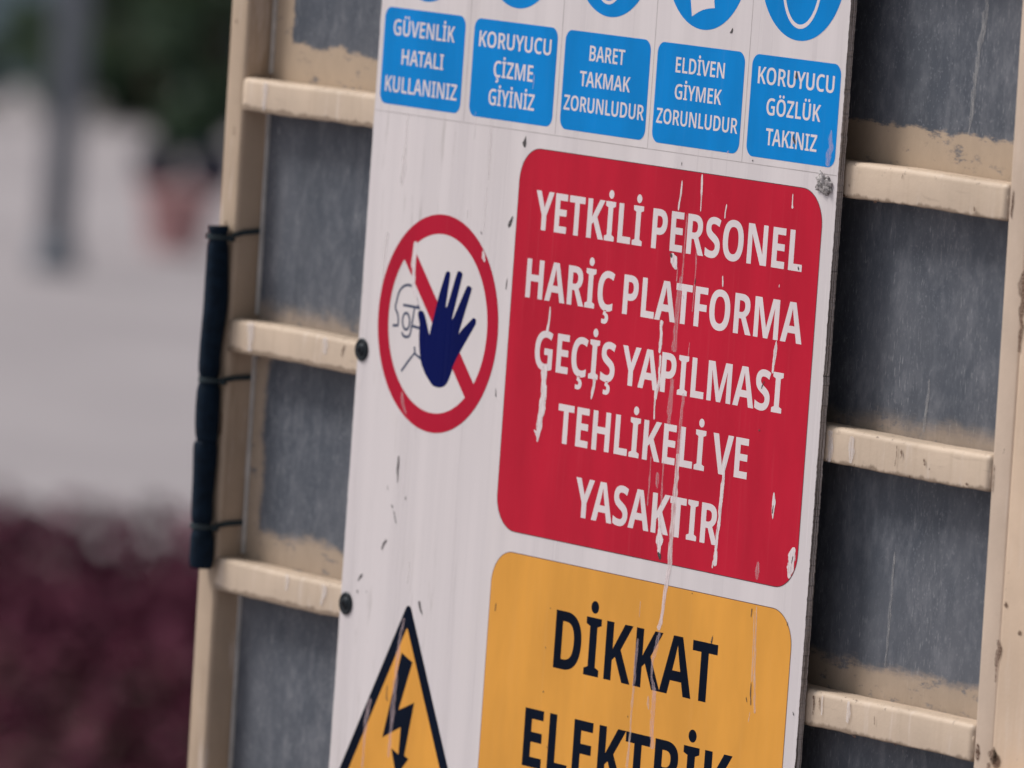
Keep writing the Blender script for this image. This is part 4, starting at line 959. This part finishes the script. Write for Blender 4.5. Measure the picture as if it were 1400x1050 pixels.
# ================================================================== the sign
SX, SZ = 0.126, -0.60
sign = empty('safety_sign', (SX, 0, SZ + ZO), 'tall white safety sign board with blue, red and amber printed panels', 'sign')
child = []
X0, X1, Z0, Z1 = -.2979, .5497, -.60, .555
out = []
def edge(p, q, n, j):
    for i in range(n):
        t_ = i / n
        out.append((p[0] + (q[0] - p[0]) * t_ + random.uniform(-1, 1) * j * .5 + random.choice((0, 0, 0, 1)) * random.uniform(-1, 0) * j * (1 if abs(p[0] - q[0]) < .01 else 0),
                    p[1] + (q[1] - p[1]) * t_))
edge((X0, Z0), (X1, Z0), 40, .0003)
edge((X1, Z0), (X1, Z1), 420, .0007)
edge((X1, Z1), (X0, Z1), 40, .0003)
edge((X0, Z1), (X0, Z0), 200, .0004)
board_bm = bmesh.new()
a = [board_bm.verts.new((x, 0, z)) for x, z in out]
b = [board_bm.verts.new((x + random.uniform(-.0004, .0004), .0075, z)) for x, z in out]
mids = [board_bm.verts.new((x + random.uniform(-.0008, .0002), .0035, z)) for x, z in out]
board_bm.faces.new(a); board_bm.faces.new(b[::-1])
n = len(out)
for i in range(n):
    for p, q in ((a, mids), (mids, b)):
        f = board_bm.faces.new((p[i], q[i], q[(i + 1) % n], p[(i + 1) % n]))
        f.material_index = 1
board = bm_obj('board', board_bm, [M['white'], M['edge']])
child.append(board)
board.parent = sign
bmat = Matrix.Translation((-SX, 0, -SZ))     # every print is drawn in layout coordinates, then moved to the sign's base
board.data.transform(bmat)

def P(name, contours, layer, mat, parent=sign):
    o = flat(name, contours, -.00008 * layer, mat, parent)
    o.data.transform(bmat)
    return o

def PS(name, keys, layer, mat, parent, rag=.28, thin=.8):
    ls = [[(a_, b_, c_ * thin) for a_, b_, c_ in l] for k in keys for l in STREAKS[k]]
    for i, l in enumerate(ls):                # each on its own hair-thin layer, so crossing marks never share a plane
        bm_obj(name, streak_bm([l], -.00008 * layer - .000004 * i, rag), mat, parent).data.transform(bmat)

def outline_of(contour_outer, contour_inner): return [contour_outer, contour_inner]

# printed grid lines round the blue panels
sw = .0008
seam = [[(X0 + .001, .2624 - sw / 2), (X1 - .002, .2637 - sw / 2), (X1 - .002, .2637 + sw / 2), (X0 + .001, .2624 + sw / 2)]]
for x in (-.1252, .0470, .2160, .3835):
    seam.append([(x - sw * .6, .2640), (x + sw * .6, .2640), (x + sw * .6, Z1 - .002), (x - sw * .6, Z1 - .002)])
for c in seam:
    P('grid_line', [c], 1, M['seam'])

BLUE = [(-.2893, -.1336, 'B'), (-.1168, .0399, 'B'), (.0542, .2098, 'B'), (.2223, .3770, 'B'), (.3898, .5426, 'B')]
LINES = [[('GÜVENLİK', -.2711, -.1529, .3443, .0168), ('HATALI', -.2517, -.1708, .3141, .0163), ('KULLANINIZ', -.2802, -.1417, .2840, .0168)],
         [('KORUYUCU', -.1062, .0292, .3443, .0165), ('ÇİZME', -.0750, -.0013, .3145, .0170), ('GİYİNİZ', -.0810, .0049, .2850, .0168)],
         [('BARET', .1001, .1644, .3443, .0157), ('TAKMAK', .0854, .1774, .3174, .0155), ('ZORUNLUDUR', .0594, .2056, .2910, .0155)],
         [('ELDİVEN', .2563, .3427, .3443, .0157), ('GİYMEK', .2578, .3404, .3175, .0153), ('ZORUNLUDUR', .2283, .3722, .2909, .0153)],
         [('KORUYUCU', .4013, .5326, .3443, .0170), ('GÖZLÜK', .4198, .5129, .3142, .0168), ('TAKINIZ', .4221, .5102, .2841, .0168)]]
blue_panels = []
for (x0, x1, _), lines in zip(BLUE, LINES):
    o = P('blue_panel', [rrect(x0, x1, .2708, .3734, .0115)], 2, M['blue'])
    for l in lines:
        P('lettering', text(l[0], 'S', *l[1:]), 3, M['letter'], o)
    blue_panels.append(o)
# the mandatory-action discs above them; only their lower rims are in the photo
zc, rd = .4640, .0730
discs = []
for (x0, x1, _), zb_ in zip(BLUE, (.3835, .3885, .3915, .3905, .3915)):
    discs.append(P('blue_disc', [circ((x0 + x1) / 2, zb_ + rd, rd)], 2, M['blue']))
cx = [(b_[0] + b_[1]) / 2 for b_ in BLUE]
U = [(cx[4] + .0315 * math.cos(math.radians(a_)), zc - .014 + .0445 * math.sin(math.radians(a_))) for a_ in range(-180, 1, 9)]
P('pictogram', [stroke(U, .0042), rrect(cx[4] - .036, cx[4] - .003, zc - .008, zc + .014, .008), rrect(cx[4] + .003, cx[4] + .036, zc - .008, zc + .014, .008)], 3, M['letter'], discs[4])
g = cx[3]
P('pictogram', [[(.2730, .4250), (.2785, .4026), (.2880, .4072), (.2972, .4106), (.3075, .4126), (.3177, .4137), (.3135, .4300), (.3275, .4700), (.3180, .4750), (.3070, .4560), (.3045, .5100), (.2960, .5100), (.2925, .4700), (.2810, .5050), (.2740, .5010), (.2790, .4620)]], 3, M['letter'], discs[3])
h = .127
U2 = [(h + .026 * math.cos(math.radians(a_)), .4395 + .0335 * math.sin(math.radians(a_))) for a_ in range(-180, 1, 9)]
P('pictogram', [stroke(U2, .0036), [(h - .040, .452)] + [(h + .034 * math.cos(math.radians(a_)), .456 + .040 * math.sin(math.radians(a_))) for a_ in range(180, -1, -9)] + [(h + .040, .452)]], 3, M['letter'], discs[2])
h = cx[1]
P('pictogram', [[(h - .022, zc + .045), (h + .008, zc + .045), (h + .010, zc + .002), (h + .034, zc - .012), (h + .034, zc - .026), (h - .024, zc - .026)]], 3, M['letter'], discs[1])
h = cx[0]
P('pictogram', [circ(h, zc + .042, .012, 24), [(h - .018, zc + .024), (h + .018, zc + .024), (h + .014, zc - .034), (h + .003, zc - .034), (h, zc - .006), (h - .003, zc - .034), (h - .014, zc - .034)]], 3, M['letter'], discs[0])

# red panel
red = P('red_panel', [rrect(-.0125, .5284, -.1515, .2467, .036, 14)], 2, M['red'])
P('outline', [rrect(-.0131, .5290, -.1521, .2473, .0366, 14), rrect(-.0124, .5283, -.1514, .2466, .0359, 14)], 2.3, M['outline'], red)
RT = [('YETKİLİ PERSONEL', .0209, .4998, .1637, .0405), ('HARİÇ PLATFORMA', .0131, .5087, .0922, .0404), ('GEÇİŞ YAPILMASI', .0385, .4826, .0204, .0403),
      ('TEHLİKELİ VE', .0895, .4315, -.0513, .0405), ('YASAKTIR', .1310, .3891, -.1231, .0406)]
for l in RT:
    P('lettering', text(l[0], 'B', *l[1:]), 3, M['letter'], red)

# amber panel
yel = P('amber_panel', [rrect(-.0125, .5284, -.560, -.1736, .036, 14)], 2, M['yellow'])
P('outline', [rrect(-.0131, .5290, -.5606, -.1730, .0366, 14), rrect(-.0124, .5283, -.5599, -.1737, .0359, 14)], 2.3, M['outline'], yel)
for l in (('DİKKAT', .1122, .4038, -.282, .0600), ('ELEKTRİK', .0678, .4426, -.3897, .0603)):
    P('lettering', text(l[0], 'B', *l[1:]), 3, M['navy'], yel)

# prohibition symbol
BX, BZ, BR = -.1478, .0484, .115
BI = .0945
ban = P('prohibition_symbol', [circ(BX, BZ, BR, 96), circ(BX, BZ, BI, 96)], 3, M['ban_red'])
P('white_disc', [circ(BX, BZ, BR - .004, 96)], 1.6, M['disc_white'], ban)
dd = Vector((.7071, -.7071)); nn = Vector((.7071, .7071)); bw_ = .0108
cc = Vector((BX, BZ)) + nn * .0035
lim = BI + .004
q = [cc - dd * lim + nn * bw_, cc + dd * lim + nn * bw_, cc + dd * lim - nn * bw_, cc - dd * lim - nn * bw_]
P('diagonal_bar', [[tuple(v) for v in q]], 2.6, M['ban_red'], ban)
fd = P('face_drawing', [stroke(smooth_line(FACE[0]), .0030)], 2.2, M['faceline'], ban)
fb = bmesh.new()
for i, l in enumerate(FACE):
    me = fill_polys([stroke(smooth_line(l) if len(l) > 4 else l, .0030)])
    me.transform(bmat @ Matrix.Translation((0, -.00018 - .000003 * i, 0)))
    fb.from_mesh(me)
    bpy.data.meshes.remove(me)
fb.to_mesh(fd.data)
fb.free()
P('hand', [smooth_line(HAND, 4, True)], 3.4, M['hand_blue'], ban)

# high-voltage triangle
AX, AZ, BZ2 = -.1650, -.2545, -.476
hw = (AZ - BZ2) * .5774
def tri(off, r):
    """rounded equilateral triangle inset by off"""
    pts = []
    cz = AZ - (AZ - BZ2) * 2 / 3
    R_ = (AZ - BZ2) * 2 / 3 - 2 * off - 2 * r
    for k in range(3):
        a0 = math.radians(90 + 120 * k)
        c_ = (AX + R_ * math.cos(a0), cz + R_ * math.sin(a0))
        for i in range(9):
            t_ = a0 - math.radians(60) + math.radians(120) * i / 8
            pts.append((c_[0] + r * math.cos(t_), c_[1] + r * math.sin(t_)))
    return pts
tr = P('warning_triangle', [tri(-.004, .006)], 2, M['navy'])
P('amber_field', [tri(.0105, .0012)], 2.5, M['yellow'], tr)
P('lightning_bolt', [BOLT], 3, M['navy'], tr)

# wear: runs of pale paint, scuffs, chips
PS('paint_run', ['red'], 3.7, M['streak'], red, .42)
PS('paint_smear', ['redfaint'], 3.5, M['streak_pink'], red, .3)
PS('long_paint_run', ['long'], 3.9, M['streak_long'], sign, .2, .75)
PS('paint_run', ['yellow'], 3.7, M['streak_amber'], yel, .3)
PS('paint_smear', ['yellowfaint'], 3.5, M['streak_pink'], yel, .25)
PS('scuff', ['blue'], 3.7, M['streak_pink'], blue_panels[4], .45)
PS('paint_run', ['ban'], 3.9, M['streak'], ban, .3)
STREAKS['banfaint'] = STREAKS['banfaint'][1:]
PS('paint_smear', ['banfaint'], 4.0, M['streak_pink'], ban, .3)
PS('paint_smear', ['trifaint'], 3.6, M['streak_pink'], tr, .25)
PS('white_run', ['white'], 1.4, M['streak_white'], sign, .25)
PS('chip', ['dark'], 4.2, M['dirt'], sign, .6)

# two fixing screws at the left edge
for (sx, sz, lab) in ((-.2895, .0067, 0), (-.2862, -.2650, 1)):
    r = .0122
    o = bm_obj('screw', lathe([(r, 0), (r, .0010), (r * .92, .0020), (r * .70, .0021), (r * .62, .0012), (r * .56, .0012), (r * .52, .0030), (r * .44, .0036), (r * .2, .0037)], 32, 'y'), M['screw'], sign, False, (sx - SX, -.0003, sz - SZ))
    for p in o.data.polygons: p.use_smooth = True
    so = bm_obj('socket', lathe([(r * .28, 0), (r * .28, .0006)], 6, 'y'), M['socket'], o, False, (0, -.0036, 0))
# torn fixing hole at the upper right corner of the red panel
bt = bmesh.new()
bmesh.ops.create_icosphere(bt, subdivisions=4, radius=1)
rr = random.Random(4)
ph = [rr.uniform(0, 6.28) for _ in range(8)]
for v in bt.verts:
    q = v.co.copy()
    k = 1 + .22 * math.sin(5 * q.x + ph[0]) * math.sin(4 * q.z + ph[1]) + .16 * math.sin(9 * q.z + ph[2] + 3 * q.x) + .12 * math.sin(14 * q.x + ph[3]) * math.cos(11 * q.y + ph[5]) + rr.uniform(-.06, .06)
    v.co = Vector((q.x * .0125 * k, q.y * .0042 * k * (1 + .5 * math.sin(8 * q.x + 6 * q.z)), q.z * .0098 * k - .0022 * q.x))
bm_obj('torn_fixing', bt, M['torn'], sign, True, (.5285 - SX, -.0005, .2545 - SZ))
